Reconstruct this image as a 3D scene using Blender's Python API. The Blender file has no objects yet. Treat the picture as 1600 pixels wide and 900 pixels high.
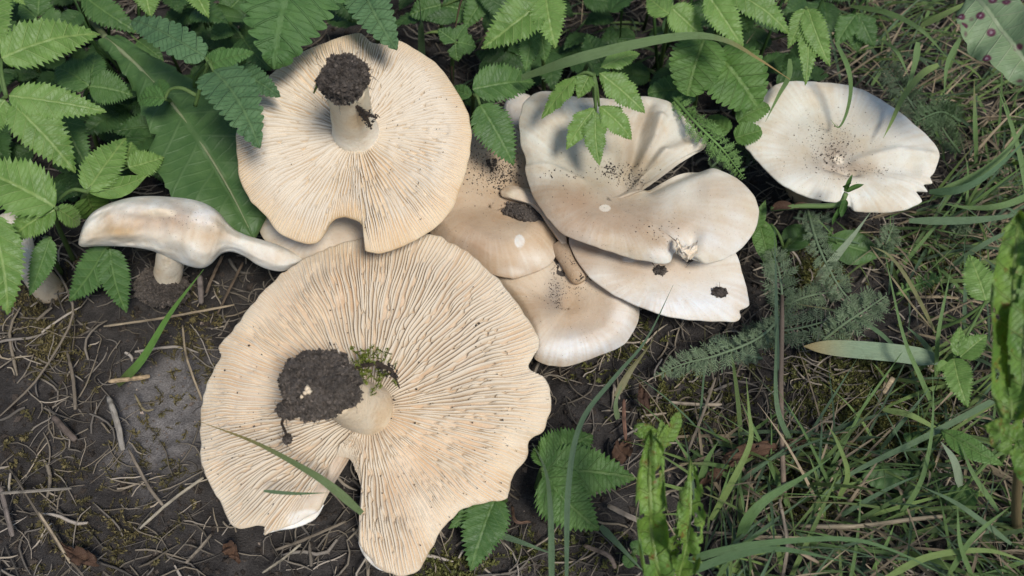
import bpy, math, random
import numpy as np
from mathutils import Vector, Matrix, noise
from mathutils.bvhtree import BVHTree

R = random.Random(7)
NR = np.random.RandomState(11)
scene = bpy.context.scene

# ------------------------------------------------------------------ camera
TILT = math.radians(33.0)          # degrees off straight down
HFOV = math.radians(55.0)
DIST = 0.50                        # metres from lens to the ground in the middle of the view
CAM = Vector((0.0, -DIST * math.sin(TILT), DIST * math.cos(TILT)))
cam_data = bpy.data.cameras.new('camera')
cam = bpy.data.objects.new('camera', cam_data)
scene.collection.objects.link(cam)
cam.location = CAM
cam.rotation_euler = (TILT, 0, 0)
cam_data.sensor_width = 36.0
cam_data.lens = 18.0 / math.tan(HFOV / 2)
cam_data.clip_start = 0.005
cam_data.clip_end = 200.0
cam_data.dof.use_dof = True
cam_data.dof.focus_distance = 0.45
cam_data.dof.aperture_fstop = 12.0
scene.camera = cam

# ------------------------------------------------------------------ world, sun, exposure
SUN_EL, SUN_AZ = math.radians(58), math.radians(150)     # azimuth clockwise from +Y
world = bpy.data.worlds.new('World')
scene.world = world
world.use_nodes = True
wn = world.node_tree
sky = wn.nodes.new('ShaderNodeTexSky')
sky.sky_type = 'NISHITA'
sky.sun_disc = False
sky.sun_elevation = SUN_EL
sky.sun_rotation = SUN_AZ
wn.links.new(sky.outputs[0], wn.nodes['Background'].inputs[0])
wn.nodes['Background'].inputs[1].default_value = 0.08
sun_data = bpy.data.lights.new('sun', 'SUN')
sun_data.energy = 2.4
sun_data.angle = math.radians(13)
sun_data.color = (1.0, 0.95, 0.88)
sun = bpy.data.objects.new('sun', sun_data)
scene.collection.objects.link(sun)
sd = Vector((math.sin(SUN_AZ) * math.cos(SUN_EL), math.cos(SUN_AZ) * math.cos(SUN_EL), math.sin(SUN_EL)))
sun.rotation_euler = sd.to_track_quat('Z', 'Y').to_euler()
scene.view_settings.view_transform = 'Standard'
scene.view_settings.look = 'None'
scene.view_settings.gamma = 1.0
scene.view_settings.exposure = 0.48
scene.render.engine = 'CYCLES'

# ------------------------------------------------------------------ measuring helpers
FPX = 1600 * cam_data.lens / 36.0
ROT = Matrix.Rotation(TILT, 3, 'X')
ROTI = ROT.transposed()


def ray(x, y):
    return ROT @ Vector(((x - 800) / FPX, -(y - 450) / FPX, -1.0))


def P(x, y, z=0.0):
    """World point at height z (metres) seen at photo position x, y."""
    d = ray(x, y)
    return CAM + d * ((z - CAM.z) / d.z)


def on_plane(x, y, c, n):
    d = ray(x, y)
    return CAM + d * ((c - CAM).dot(n) / d.dot(n))


def proj(p):
    q = ROTI @ (Vector(p) - CAM)
    return (800 + FPX * q.x / -q.z, 450 - FPX * q.y / -q.z)


def proj_np(a):
    q = (np.asarray(a) - np.array(CAM)) @ np.array(ROT)
    return np.stack([800 + FPX * q[:, 0] / -q[:, 2], 450 - FPX * q[:, 1] / -q[:, 2]], 1)


def ppm(p):
    """Photo pixels per metre at world point p."""
    q = ROTI @ (Vector(p) - CAM)
    return FPX / -q.z


def in_poly(x, y, poly):
    ins = False
    j = len(poly) - 1
    for i in range(len(poly)):
        xi, yi = poly[i][0], poly[i][1]
        xj, yj = poly[j][0], poly[j][1]
        if (yi > y) != (yj > y) and x < (xj - xi) * (y - yi) / (yj - yi) + xi:
            ins = not ins
        j = i
    return ins


# ------------------------------------------------------------------ mesh helpers
class MB:
    """Collects vertices, faces and per-vertex attributes for one mesh object."""

    def __init__(self):
        self.v, self.f, self.c, self.a, self.m = [], [], [], [], []

    def add(self, verts, faces, col=None, attr=None):
        o = len(self.v)
        verts = [tuple(p) for p in verts]
        self.v += verts
        self.f += [tuple(i + o for i in q) for q in faces]
        n = len(verts)
        if col is None:
            col = (1, 1, 1)
        if len(col) == n and hasattr(col[0], '__len__'):
            self.c += [tuple(k)[:3] for k in col]
        else:
            self.c += [tuple(col)[:3]] * n
        if attr is None:
            self.a += [(0, 0, 0)] * n
        else:
            self.a += [tuple(k) for k in attr]

    def grid(self, rows, close=False, col=None, attr=None, flip=False):
        """rows: list of equally long lists of points."""
        nr, nc = len(rows), len(rows[0])
        f = []
        for i in range(nr - 1):
            for j in range(nc if close else nc - 1):
                k = (j + 1) % nc
                q = (i * nc + j, i * nc + k, (i + 1) * nc + k, (i + 1) * nc + j)
                f.append(q[::-1] if flip else q)
        flat = [p for r in rows for p in r]
        self.add(flat, f, [c for r in col for c in r] if col is not None and isinstance(col, list) else col,
                 [c for r in attr for c in r] if attr is not None else None)

    def tube(self, pts, radii, sides=6, col=None, flat=1.0, cap=True):
        pts = [Vector(p) for p in pts]
        n = len(pts)
        rows, cols, ats = [], [], []
        up = Vector((0, 0, 1))
        for i, p in enumerate(pts):
            t = (pts[min(i + 1, n - 1)] - pts[max(i - 1, 0)])
            if t.length < 1e-9:
                t = Vector((0, 0, 1))
            t.normalize()
            s = t.cross(up)
            if s.length < 0.05:
                s = t.cross(Vector((0, 1, 0)))
            s.normalize()
            b = s.cross(t)
            r = radii[i] if hasattr(radii, '__len__') else radii
            rows.append([p + (s * math.cos(q) + b * math.sin(q) * flat) * r
                         for q in [2 * math.pi * k / sides for k in range(sides)]])
            cols.append([col[i] if isinstance(col, list) else (col or (1, 1, 1))] * sides)
            ats.append([(i / max(1, n - 1), 2.0 * k / sides - 1, 0) for k in range(sides)])
        o = len(self.v)
        self.grid(rows, True, cols, ats)
        if cap:
            self.f.append(tuple(o + k for k in range(sides))[::-1])
            self.f.append(tuple(o + (n - 1) * sides + k for k in range(sides)))

    def bit(self, p, size, rnd=R, col=(1, 1, 1)):
        """A small irregular octahedral crumb."""
        p = Vector(p)
        ax = Matrix.Rotation(rnd.uniform(0, 6.3), 3, Vector((rnd.gauss(0, 1), rnd.gauss(0, 1), rnd.gauss(0, 1) + .01)).normalized())
        vs = []
        for d in ((1, 0, 0), (-1, 0, 0), (0, 1, 0), (0, -1, 0), (0, 0, 1), (0, 0, -1)):
            vs.append(p + ax @ (Vector(d) * size * rnd.uniform(.5, 1.2)))
        self.add(vs, [(0, 2, 4), (2, 1, 4), (1, 3, 4), (3, 0, 4), (2, 0, 5), (1, 2, 5), (3, 1, 5), (0, 3, 5)], col)

    def build(self, name, mat, parent=None, smooth=True, origin=None):
        if origin is None:
            origin = parent_world(parent) if parent else Vector((0, 0, 0))
        me = bpy.data.meshes.new(name)
        o3 = tuple(origin)
        va = np.array(self.v, dtype=np.float64) - np.array(o3)
        me.from_pydata(va.tolist(), [], self.f)
        ca = me.attributes.new('Col', 'FLOAT_COLOR', 'POINT')
        arr = np.ones((len(self.v), 4), dtype=np.float32)
        arr[:, :3] = np.array(self.c, dtype=np.float32)
        ca.data.foreach_set('color', arr.ravel())
        la = me.attributes.new('lp', 'FLOAT_VECTOR', 'POINT')
        la.data.foreach_set('vector', np.array(self.a, dtype=np.float32).ravel())
        if smooth:
            me.polygons.foreach_set('use_smooth', [True] * len(me.polygons))
        if isinstance(mat, (list, tuple)):
            for k in mat:
                me.materials.append(k)
        else:
            me.materials.append(mat)
        me.update()
        o = bpy.data.objects.new(name, me)
        scene.collection.objects.link(o)
        if parent:
            o.parent = parent
            o.location = Vector(origin) - parent_world(parent)
        else:
            o.location = Vector(origin)
        return o


def parent_world(o):
    v = Vector(o.location)
    while o.parent:
        o = o.parent
        v += Vector(o.location)
    return v


def tag(o, label, cat, group=None, kind=None):
    o['label'] = label
    if cat:
        o['category'] = cat
    if group:
        o['group'] = group
    if kind:
        o['kind'] = kind
    return o


def thing(name, label, cat, loc, group=None):
    o = bpy.data.objects.new(name, None)
    scene.collection.objects.link(o)
    o.empty_display_size = 0.01
    o.location = loc
    return tag(o, label, cat, group)


def spline(pts, n):
    """Catmull-Rom through points of any dimension."""
    p = np.array(pts, dtype=float)
    p = np.vstack([2 * p[0] - p[1], p, 2 * p[-1] - p[-2]])
    m = len(p) - 3
    out = []
    for s in np.linspace(0, m - 1e-6, n):
        i = int(s)
        t = s - i
        a, b, c, d = p[i], p[i + 1], p[i + 2], p[i + 3]
        out.append(.5 * (2 * b + (c - a) * t + (2 * a - 5 * b + 4 * c - d) * t * t + (3 * b - a - 3 * c + d) * t ** 3))
    return out


def sm(a, b, x):
    x = min(1, max(0, (x - a) / (b - a)))
    return x * x * (3 - 2 * x)


# ------------------------------------------------------------------ materials
class NT:
    def __init__(self, name):
        self.mat = bpy.data.materials.new(name)
        self.mat.use_nodes = True
        self.t = self.mat.node_tree
        self.t.nodes.clear()

    def n(self, kind, **kw):
        o = self.t.nodes.new(kind)
        for k, v in kw.items():
            if k.startswith('i_'):
                key = k[2:]
                key = int(key) if key.isdigit() else key.replace('_', ' ')
                self.set(o.inputs[key], v)
            else:
                setattr(o, k, v)
        return o

    def set(self, sock, v):
        if isinstance(v, bpy.types.NodeSocket):
            self.t.links.new(v, sock)
        elif isinstance(v, bpy.types.Node):
            self.t.links.new(v.outputs[0], sock)
        else:
            if hasattr(sock, 'default_value') and hasattr(sock.default_value, '__len__') and not hasattr(v, '__len__'):
                v = [v] * len(sock.default_value)
            if hasattr(v, '__len__') and len(v) == 3 and hasattr(sock.default_value, '__len__') and len(sock.default_value) == 4:
                v = (*v, 1)
            sock.default_value = v

    def math(self, op, a, b=0.0, c=None, clamp=False):
        o = self.n('ShaderNodeMath', operation=op, use_clamp=clamp)
        self.set(o.inputs[0], a)
        self.set(o.inputs[1], b)
        if c is not None:
            self.set(o.inputs[2], c)
        return o.outputs[0]

    def mix(self, f, a, b, blend='MIX'):
        o = self.n('ShaderNodeMix', data_type='RGBA', blend_type=blend)
        self.set(o.inputs[0], f)
        self.set(o.inputs[6], a)
        self.set(o.inputs[7], b)
        return o.outputs[2]

    def noise(self, scale, detail=4, rough=.6, vec=None, dist=0):
        o = self.n('ShaderNodeTexNoise')
        o.inputs['Scale'].default_value = scale
        o.inputs['Detail'].default_value = detail
        o.inputs['Roughness'].default_value = rough
        o.inputs['Distortion'].default_value = dist
        if vec is not None:
            self.t.links.new(vec, o.inputs['Vector'])
        return o.outputs[0]

    def ramp(self, f, lo, hi, a=0.0, b=1.0):
        o = self.n('ShaderNodeMapRange')
        o.interpolation_type = 'SMOOTHSTEP'
        self.set(o.inputs[0], f)
        for i, v in enumerate((lo, hi, a, b)):
            o.inputs[i + 1].default_value = v
        return o.outputs[0]

    def attr(self, name):
        return self.n('ShaderNodeAttribute', attribute_name=name)

    def pos(self):
        return self.n('ShaderNodeNewGeometry').outputs['Position']

    def bump(self, h, strength, dist):
        o = self.n('ShaderNodeBump')
        o.inputs['Strength'].default_value = strength
        o.inputs['Distance'].default_value = dist
        self.t.links.new(h, o.inputs['Height'])
        return o.outputs[0]

    def principled(self, **kw):
        o = self.n('ShaderNodeBsdfPrincipled')
        for k, v in kw.items():
            self.set(o.inputs[k.replace('_', ' ')], v)
        return o

    def out(self, sh):
        o = self.n('ShaderNodeOutputMaterial')
        self.t.links.new(sh.outputs[0] if isinstance(sh, bpy.types.Node) else sh, o.inputs[0])
        return self.mat


def mat_flesh(name, sss=.25, mottle=.35, rough=.55, fine=0.25):
    t = NT(name)
    col = t.attr('Col').outputs['Color']
    p = t.pos()
    n1 = t.noise(60, 5, .6, p)
    n2 = t.noise(420, 4, .65, p)
    n3 = t.noise(1800, 3, .6, p)
    c = t.mix(t.math('MULTIPLY', t.ramp(n1, .42, .72), mottle), col, t.mix(1.0, col, (.86, .74, .60), 'MULTIPLY'))
    c = t.mix(t.math('MULTIPLY', t.ramp(n2, .55, .75), .35), c, t.mix(1.0, c, (.84, .76, .66), 'MULTIPLY'))
    c = t.mix(t.math('MULTIPLY', t.ramp(n3, .62, .71), .5), c, t.mix(1.0, c, (.55, .45, .36), 'MULTIPLY'))
    h = t.math('ADD', t.math('MULTIPLY', n2, .6), t.math('MULTIPLY', n3, .3))
    b = t.principled(Base_Color=c, Roughness=t.ramp(n2, .3, .7, rough - .06, rough + .14), Normal=t.bump(h, fine, .0012),
                     Specular_IOR_Level=.25)
    b.inputs['Subsurface Weight'].default_value = sss
    b.inputs['Subsurface Radius'].default_value = (1.0, .62, .38)
    b.inputs['Subsurface Scale'].default_value = .002
    return t.out(b)


def mat_leaf(name, dark, light, vein, vstr=.6, trans=.22, rough=.5, quilt=.5, spot=None, blot=.0):
    """dark and light are leaf colours, vein the midrib and lateral vein colour."""
    t = NT(name)
    a = t.attr('lp').outputs['Vector']
    s = t.n('ShaderNodeSeparateXYZ')
    t.t.links.new(a, s.inputs[0])
    u, v, w = s.outputs
    p = t.pos()
    rnd = t.n('ShaderNodeObjectInfo').outputs['Random']
    n1 = t.noise(110, 4, .6, p)
    n2 = t.noise(900, 3, .6, p)
    f = t.math('ADD', t.math('MULTIPLY', t.ramp(n1, .3, .7), .6), t.math('MULTIPLY', rnd, .4))
    c = t.mix(f, dark, light)
    av = t.math('ABSOLUTE', v)
    mid = t.ramp(av, .015, .07, 1, 0)
    fr = t.math('ABSOLUTE', t.math('SUBTRACT', t.math('FRACT', w), .5))
    lat = t.math('MULTIPLY', t.ramp(fr, .015, .075, 1, 0), t.ramp(av, .6, 1.0, 1, .25))
    w2 = t.math('ADD', t.math('MULTIPLY', w, 3.0), t.math('MULTIPLY', av, 5.0))
    fr2 = t.math('ABSOLUTE', t.math('SUBTRACT', t.math('FRACT', w2), .5))
    ter = t.math('MULTIPLY', t.ramp(fr2, .02, .12, 1, 0), .3)
    vn = t.math('MAXIMUM', t.math('MAXIMUM', mid, t.math('MULTIPLY', lat, .8)), ter)
    c = t.mix(t.math('MULTIPLY', vn, vstr), c, vein)
    if blot:
        nb = t.noise(170, 4, .7, p)
        c = t.mix(t.math('MULTIPLY', t.ramp(nb, .56, .68), blot), c, (.16, .085, .02))
    if spot:
        vo = t.n('ShaderNodeTexVoronoi')
        vo.inputs['Scale'].default_value = 150
        t.t.links.new(p, vo.inputs['Vector'])
        c = t.mix(t.ramp(vo.outputs['Distance'], .20, .36, 1, 0), c, spot)
        c = t.mix(t.ramp(vo.outputs['Distance'], .07, .14, .6, 0), c, (.3, .25, .28))
    c = t.mix(t.math('MULTIPLY', t.ramp(n2, .62, .72), .25), c, t.mix(.5, c, (.20, .24, .13)))
    h = t.math('ADD', t.math('MULTIPLY', t.math('SUBTRACT', 1.0, vn), .7), t.math('MULTIPLY', n2, .3))
    b = t.principled(Base_Color=c, Roughness=t.ramp(n1, .2, .8, rough - .08, rough + .1),
                     Normal=t.bump(h, quilt, .0015), Specular_IOR_Level=.4)
    tr = t.n('ShaderNodeBsdfTranslucent')
    t.set(tr.inputs[0], t.mix(1.0, c, (1.5, 1.45, .5), 'MULTIPLY'))
    m = t.n('ShaderNodeMixShader')
    m.inputs[0].default_value = trans
    t.t.links.new(b.outputs[0], m.inputs[1])
    t.t.links.new(tr.outputs[0], m.inputs[2])
    return t.out(m)


def mat_blade(name, trans=.2, rough=.5, streak=.35):
    """Grass or straw: colour from the mesh, fine streaks along its length."""
    t = NT(name)
    col = t.attr('Col').outputs['Color']
    a = t.attr('lp').outputs['Vector']
    mp = t.n('ShaderNodeMapping')
    mp.inputs['Scale'].default_value = (3, 9, 1)
    t.t.links.new(a, mp.inputs[0])
    n1 = t.noise(1.6, 4, .7, mp.outputs[0])
    p = t.pos()
    n2 = t.noise(260, 3, .6, p)
    c = t.mix(t.math('MULTIPLY', t.ramp(n1, .4, .65), streak), col, t.mix(1.0, col, (1.5, 1.45, 1.3), 'MULTIPLY'))
    c = t.mix(t.math('MULTIPLY', t.ramp(n2, .5, .75), .4), c, t.mix(1.0, c, (.6, .55, .45), 'MULTIPLY'))
    b = t.principled(Base_Color=c, Roughness=rough, Normal=t.bump(n1, .6, .0008), Specular_IOR_Level=.45)
    tr = t.n('ShaderNodeBsdfTranslucent')
    t.set(tr.inputs[0], t.mix(1.0, c, (1.3, 1.3, .6), 'MULTIPLY'))
    m = t.n('ShaderNodeMixShader')
    m.inputs[0].default_value = trans
    t.t.links.new(b.outputs[0], m.inputs[1])
    t.t.links.new(tr.outputs[0], m.inputs[2])
    return t.out(m)


def mat_soil(name, c0, c1, rough=.95, scale=1.0, grains=.35):
    t = NT(name)
    col = t.attr('Col').outputs['Color']
    p = t.pos()
    n1 = t.noise(90 * scale, 6, .7, p)
    n2 = t.noise(1300 * scale, 4, .7, p)
    n3 = t.noise(2600 * scale, 2, .5, p)
    c = t.mix(t.ramp(n1, .3, .7), c0, c1)
    c = t.mix(1.0, c, col, 'MULTIPLY')
    c = t.mix(t.math('MULTIPLY', t.ramp(n2, .35, .65, 1, 0), .55), c, t.mix(1.0, c, (.35, .33, .32), 'MULTIPLY'))
    c = t.mix(t.math('MULTIPLY', t.ramp(n3, .66, .72), grains), c, (.30, .26, .22))
    b = t.principled(Base_Color=c, Roughness=rough, Normal=t.bump(t.math('ADD', n2, n1), .8, .003), Specular_IOR_Level=.25)
    return t.out(b)


M = {
    'cap': mat_flesh('mushroom_cap_skin', .15, .65, .66, .45),
    'gill': mat_flesh('mushroom_gill_flesh', 0., .14, .7, .2),
    'stem': mat_flesh('mushroom_stem_flesh', .1, .9, .7, .9),
    'soil': mat_soil('dark_soil', (.058, .049, .043), (.120, .100, .085), grains=.3),
    'clod': mat_soil('clod_soil', (.090, .077, .067), (.185, .158, .136), grains=.5),
    'ground': mat_soil('ground_soil', (.042, .038, .036), (.100, .090, .083), scale=1.0, grains=.35),
    'blade': mat_blade('grass_blade', .22, .45),
    'straw': mat_blade('dry_straw', .06, .7, .5),
    'moss': mat_blade('moss_shoot', .25, .7, .2),
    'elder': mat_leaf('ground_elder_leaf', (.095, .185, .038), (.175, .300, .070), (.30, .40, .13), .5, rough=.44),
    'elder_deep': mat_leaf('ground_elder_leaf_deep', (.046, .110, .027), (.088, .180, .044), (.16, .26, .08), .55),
    'nettle': mat_leaf('nettle_leaf', (.058, .130, .054), (.108, .205, .086), (.15, .25, .11), .35, quilt=.9, rough=.6),
    'nettle_light': mat_leaf('nettle_leaf_light', (.060, .145, .035), (.10, .21, .05), (.17, .28, .09), .4, quilt=.9, rough=.6),
    'nettle_mid': mat_leaf('nettle_leaf_mid', (.058, .135, .036), (.105, .210, .058), (.12, .22, .08), .4, quilt=.9, rough=.6),
    'thistle': mat_leaf('sow_thistle_leaf', (.048, .110, .032), (.085, .165, .048), (.14, .22, .09), .3, quilt=.35),
    'crenate': mat_leaf('crenate_leaf', (.072, .160, .032), (.120, .225, .050), (.19, .29, .09), .5, quilt=.8),
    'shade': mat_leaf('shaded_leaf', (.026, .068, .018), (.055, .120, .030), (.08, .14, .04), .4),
    'dock': mat_leaf('dock_leaf', (.075, .165, .032), (.20, .32, .06), (.24, .32, .10), .5, quilt=.9, blot=.85, rough=.42),
    'spotted': mat_leaf('spotted_dock_leaf', (.17, .25, .13), (.24, .33, .18), (.38, .42, .28), .5, spot=(.10, .025, .05), rough=.5),
    'brown': mat_leaf('withered_leaf', (.045, .022, .014), (.10, .055, .032), (.14, .08, .05), .3, trans=.05, rough=.8),
    'green_stem': mat_blade('green_stalk', .1, .5),
}

# ------------------------------------------------------------------ ground
def ground_height(x, y):
    r = math.hypot(x, y)
    f = 1.0 if r < .6 else 1.0 + (r - .6) * 1.5
    h = noise.noise((x * 14, y * 14, 3)) * .004 + noise.noise((x * 40, y * 40, 9)) * .003 + noise.noise((x * 120, y * 120, 1)) * .0022
    if r > .6:
        h += noise.noise((x * .8, y * .8, 5)) * .03 * min(4, f - 1)
    return h - .003


SAND = (P(258, 640), .030)
ax = [0.0]
st = .0021
while ax[-1] < 40:
    ax.append(ax[-1] + st)
    if ax[-1] > .40:
        st *= 1.16
gx = np.array([-a for a in ax[:0:-1]] + ax)
g = MB()
rows, cols = [], []
for yy in gx:
    rw, cw = [], []
    for xx in gx:
        rw.append((xx, yy + .03, ground_height(xx, yy + .03)))
        d = math.hypot((xx - SAND[0].x) / 1.0, (yy + .03 - SAND[0].y) / 1.35) / SAND[1]
        k = sm(1.15, .35, d + noise.noise((xx * 60, yy * 60, 2)) * .35)
        cw.append((1 + 2.6 * k, 1 + 2.75 * k, 1 + 2.9 * k))
    rows.append(rw)
    cols.append(cw)
g.grid(rows, False, cols)
ground = g.build('ground', M['ground'])
ground['kind'] = 'structure'
ground['label'] = 'dark crumbly soil with a pale sandy bare patch'

# ------------------------------------------------------------------ mushrooms
CAP_POLYS = []


class Cap:
    """A mushroom cap: outline measured on the plane through (c, n), lofted from its middle."""

    def __init__(self, center, z, tilt, outline, prof, thick=.008, waves=(), ridges=(), base=(.8, .72, .6),
                 blobs=(), rim=None, nt=46, ns=420, lump=.0012, seed=0, rimh=(), rag=.35):
        self.seed = seed
        self.c = P(center[0], center[1], z)
        self.n = Vector((math.sin(math.radians(tilt[0])), -math.sin(math.radians(tilt[1])), 1)).normalized()
        e1 = Vector((1, 0, 0))
        e1 = (e1 - self.n * e1.dot(self.n)).normalized()
        self.e1, self.e2 = e1, self.n.cross(e1)
        xs = np.linspace(-.3, 1.3, 321)
        raw = np.interp(np.abs(xs), [p[0] for p in prof], [p[1] for p in prof])
        ex = np.abs(xs) > 1
        raw[ex] = prof[-1][1] + (np.abs(xs[ex]) - 1) * (prof[-1][1] - prof[-2][1]) / (prof[-1][0] - prof[-2][0])
        kr = np.exp(-(np.arange(-24, 25) / 9.0) ** 2)
        self.px_, self.py_ = xs, np.convolve(np.pad(raw, 24, mode='edge'), kr / kr.sum(), 'valid')
        self.prof, self.waves, self.lump = prof, waves, lump
        self.rimh = rimh
        CAP_POLYS.append(outline)
        # dense outline
        op = np.array([(p[0], p[1]) for p in outline], dtype=float)
        dense = []
        m = len(op)
        for i in range(m):
            a, b, c_, d = op[i - 1], op[i], op[(i + 1) % m], op[(i + 2) % m]
            L = np.hypot(*(c_ - b))
            k = max(2, int(L / 3))
            for t in np.linspace(0, 1, k, endpoint=False):
                q = .5 * (2 * b + (c_ - a) * t + (2 * a - 5 * b + 4 * c_ - d) * t * t + (3 * b - a - 3 * c_ + d) * t ** 3)
                lin = b + (c_ - b) * t
                q = q * .7 + lin * .3
                q = q + np.array([noise.noise((q[0] * .06, q[1] * .06, 7 + seed)), noise.noise((q[0] * .06, q[1] * .06, 17 + seed))]) * rag * 3
                dense.append(q)
        dense = np.array(dense)
        seg = np.hypot(*(np.roll(dense, -1, 0) - dense).T)
        cum = np.concatenate([[0], np.cumsum(seg)])
        ss = np.linspace(0, cum[-1], ns, endpoint=False)
        cl = np.vstack([dense, dense[:1]])
        pts = np.stack([np.interp(ss, cum, cl[:, 0]), np.interp(ss, cum, cl[:, 1])], 1)
        loc = []
        for x, y in pts:
            q = on_plane(x, y, self.c, self.n) - self.c
            a, b = q.dot(self.e1), q.dot(self.e2)
            h = self.height(1.0, math.atan2(b, a))
            q = on_plane(x, y, self.c + self.n * h, self.n) - self.c
            loc.append((q.dot(self.e1), q.dot(self.e2)))
        self.loc = loc
        th = np.array([math.atan2(b, a) for a, b in loc])
        rr = np.array([math.hypot(a, b) for a, b in loc])
        # radius as a function of angle (outermost crossing)
        NT_ = 1440
        tab = np.zeros(NT_)
        for i in range(ns):
            t0, t1 = th[i], th[(i + 1) % ns]
            d = (t1 - t0 + math.pi) % (2 * math.pi) - math.pi
            k = max(1, int(abs(d) / (2 * math.pi / NT_)) + 1)
            for f in np.linspace(0, 1, k + 1):
                idx = int(round(((t0 + d * f) % (2 * math.pi)) / (2 * math.pi) * NT_)) % NT_
                r = rr[i] + (rr[(i + 1) % ns] - rr[i]) * f
                tab[idx] = r if tab[idx] == 0 else min(tab[idx], r)
        for i in range(NT_):
            if tab[i] == 0:
                tab[i] = tab[i - 1]
        self.tab, self.NT_ = tab, NT_
        self.rmean = float(np.mean(rr))
        self.ridges = []
        for poly, wpx, hmm in ridges:
            pl = []
            for x, y in poly:
                q = on_plane(x, y, self.c, self.n) - self.c
                pl.append((q.dot(self.e1), q.dot(self.e2)))
            self.ridges.append((pl, wpx / ppm(self.c), hmm * .001))
        self.thick = thick
        self.base, self.blobs, self.rimcol = base, blobs, rim
        self.nt, self.ns = nt, ns

    def rmax(self, th):
        return self.tab[int(round((th % (2 * math.pi)) / (2 * math.pi) * self.NT_)) % self.NT_]

    def height(self, t, th):
        h = float(np.interp(t, self.px_, self.py_)) * .001
        for amp, k, ph in self.waves:
            h += amp * .001 * t * t * math.sin(k * th + ph)
        for ang, wid, hh in self.rimh:
            d = (th - math.radians(ang) + math.pi) % (2 * math.pi) - math.pi
            h += hh * .001 * math.exp(-(d / math.radians(wid)) ** 2) * sm(.45, 1.0, t)
        return h

    def surf(self, a, b, t=None):
        th = math.atan2(b, a)
        if t is None:
            t = min(1.0, math.hypot(a, b) / max(1e-5, self.rmax(th)))
        h = self.height(t, th)
        h += noise.noise((a * 45, b * 45, 5 + self.seed)) * self.lump + noise.noise((a * 120, b * 120, 8 + self.seed)) * self.lump * .35
        for pl, w, hh in self.ridges:
            dm = 9
            for (x0, y0), (x1, y1) in zip(pl[:-1], pl[1:]):
                dx, dy = x1 - x0, y1 - y0
                q = max(0, min(1, ((a - x0) * dx + (b - y0) * dy) / (dx * dx + dy * dy + 1e-12)))
                dm = min(dm, math.hypot(a - x0 - q * dx, b - y0 - q * dy))
            if dm < 3 * w:
                h += hh * math.exp(-(dm / w) ** 2)
        return h

    def at(self, a, b, h):
        return self.c + self.e1 * a + self.e2 * b + self.n * h

    def colour(self, pts, ts):
        """Skin colour with stains where the mushroom has them."""
        px = proj_np(pts)
        c = np.tile(np.array(self.base, dtype=float), (len(pts), 1))
        if self.rimcol is not None:
            k = np.clip((np.array(ts) - self.rimcol[3]) / (1 - self.rimcol[3]), 0, 1)[:, None] ** 1.3
            c = c * (1 - k) + np.array(self.rimcol[:3]) * k
        for bl in self.blobs:
            x, y, rx, ry, col, s = bl[:6]
            d = ((px[:, 0] - x) / rx) ** 2 + ((px[:, 1] - y) / ry) ** 2
            nn = np.array([noise.noise((p[0] * 90, p[1] * 90, p[2] * 90)) for p in pts])
            hard = bl[6] if len(bl) > 6 else 1
            if hard > 1:
                k = np.clip((1.0 - d + nn * .5) * hard, 0, 1) * s
            else:
                k = np.exp(-d * (1 + nn * .8)) * s
            k = np.clip(k * (1.3 if hard == 1 else 1), 0, 1)
            cl_ = np.array(col) * (.76 if sum(col) < 1.75 else 1.0)
            c = c * (1 - k[:, None]) + cl_ * k[:, None]
        c = c * .86
        if getattr(self, 'c', None) is not None:
            loc = np.array(pts) - np.array(self.c)
            th_ = np.arctan2(loc @ np.array(self.e2), loc @ np.array(self.e1))
            for i, (q, t) in enumerate(zip(th_, ts)):
                cs, sn = math.cos(q), math.sin(q)
                s = noise.noise((cs * 26, sn * 26, t * 1.5 + self.seed)) * .13 + noise.noise((cs * 9, sn * 9, t * 3)) * .09
                m_ = noise.noise((pts[i][0] * 70, pts[i][1] * 70, 4.5)) * .12
                g = s * sm(.35, .8, t) + m_
                c[i] *= (1 + g * .5, 1 + g * .9, 1 + g * 1.3)
        return c

    def build(self, parent, name='cap', mat=None):
        mb = MB()
        ts = [((i + .001) / self.nt) ** .8 for i in range(self.nt + 1)]
        ts[-1] = 1.0
        rows, tt = [], []
        for t in ts:
            rw = []
            for (a, b) in self.loc:
                rw.append(self.at(a * t, b * t, self.surf(a * t, b * t, t)))
            rows.append(rw)
            tt.append(t)
        front = [p for r in rows for p in r]
        tflat = [t for t in tt for _ in self.loc]
        # rounded rim and the hidden face
        for k, (sc_, dp) in enumerate(((1.006, .25), (1.004, .6), (.985, .9))):
            rows.append([self.at(a * sc_, b * sc_, self.surf(a, b, 1.0) - dp * .0016) for a, b in self.loc])
            tt.append(1.0)
        for t in (.9, .75, .55, .35, .15, .02):
            rows.append([self.at(a * t, b * t, self.surf(a * t, b * t, t) - .0016 - self.thick * (1 - t ** 2.5)) for a, b in self.loc])
            tt.append(t)
        allp = [p for r in rows for p in r]
        allt = [t for t in tt for _ in self.loc]
        col = self.colour(allp, allt)
        n = self.ns
        cols = [[tuple(col[i * n + j]) for j in range(n)] for i in range(len(rows))]
        mb.grid(rows, True, cols, None, flip=False)
        # close the two middle holes
        L = len(rows)
        mb.f.append(tuple(range(n)))
        mb.f.append(tuple((L - 1) * n + j for j in range(n))[::-1])
        self.front = front
        return mb.build(name, mat or M['cap'], parent)

    def bvh(self):
        n = self.ns
        f = [(i * n + j, i * n + (j + 1) % n, (i + 1) * n + (j + 1) % n, (i + 1) * n + j) for i in range(self.nt) for j in range(n)]
        return BVHTree.FromPolygons([tuple(p) for p in self.front], f)

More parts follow.
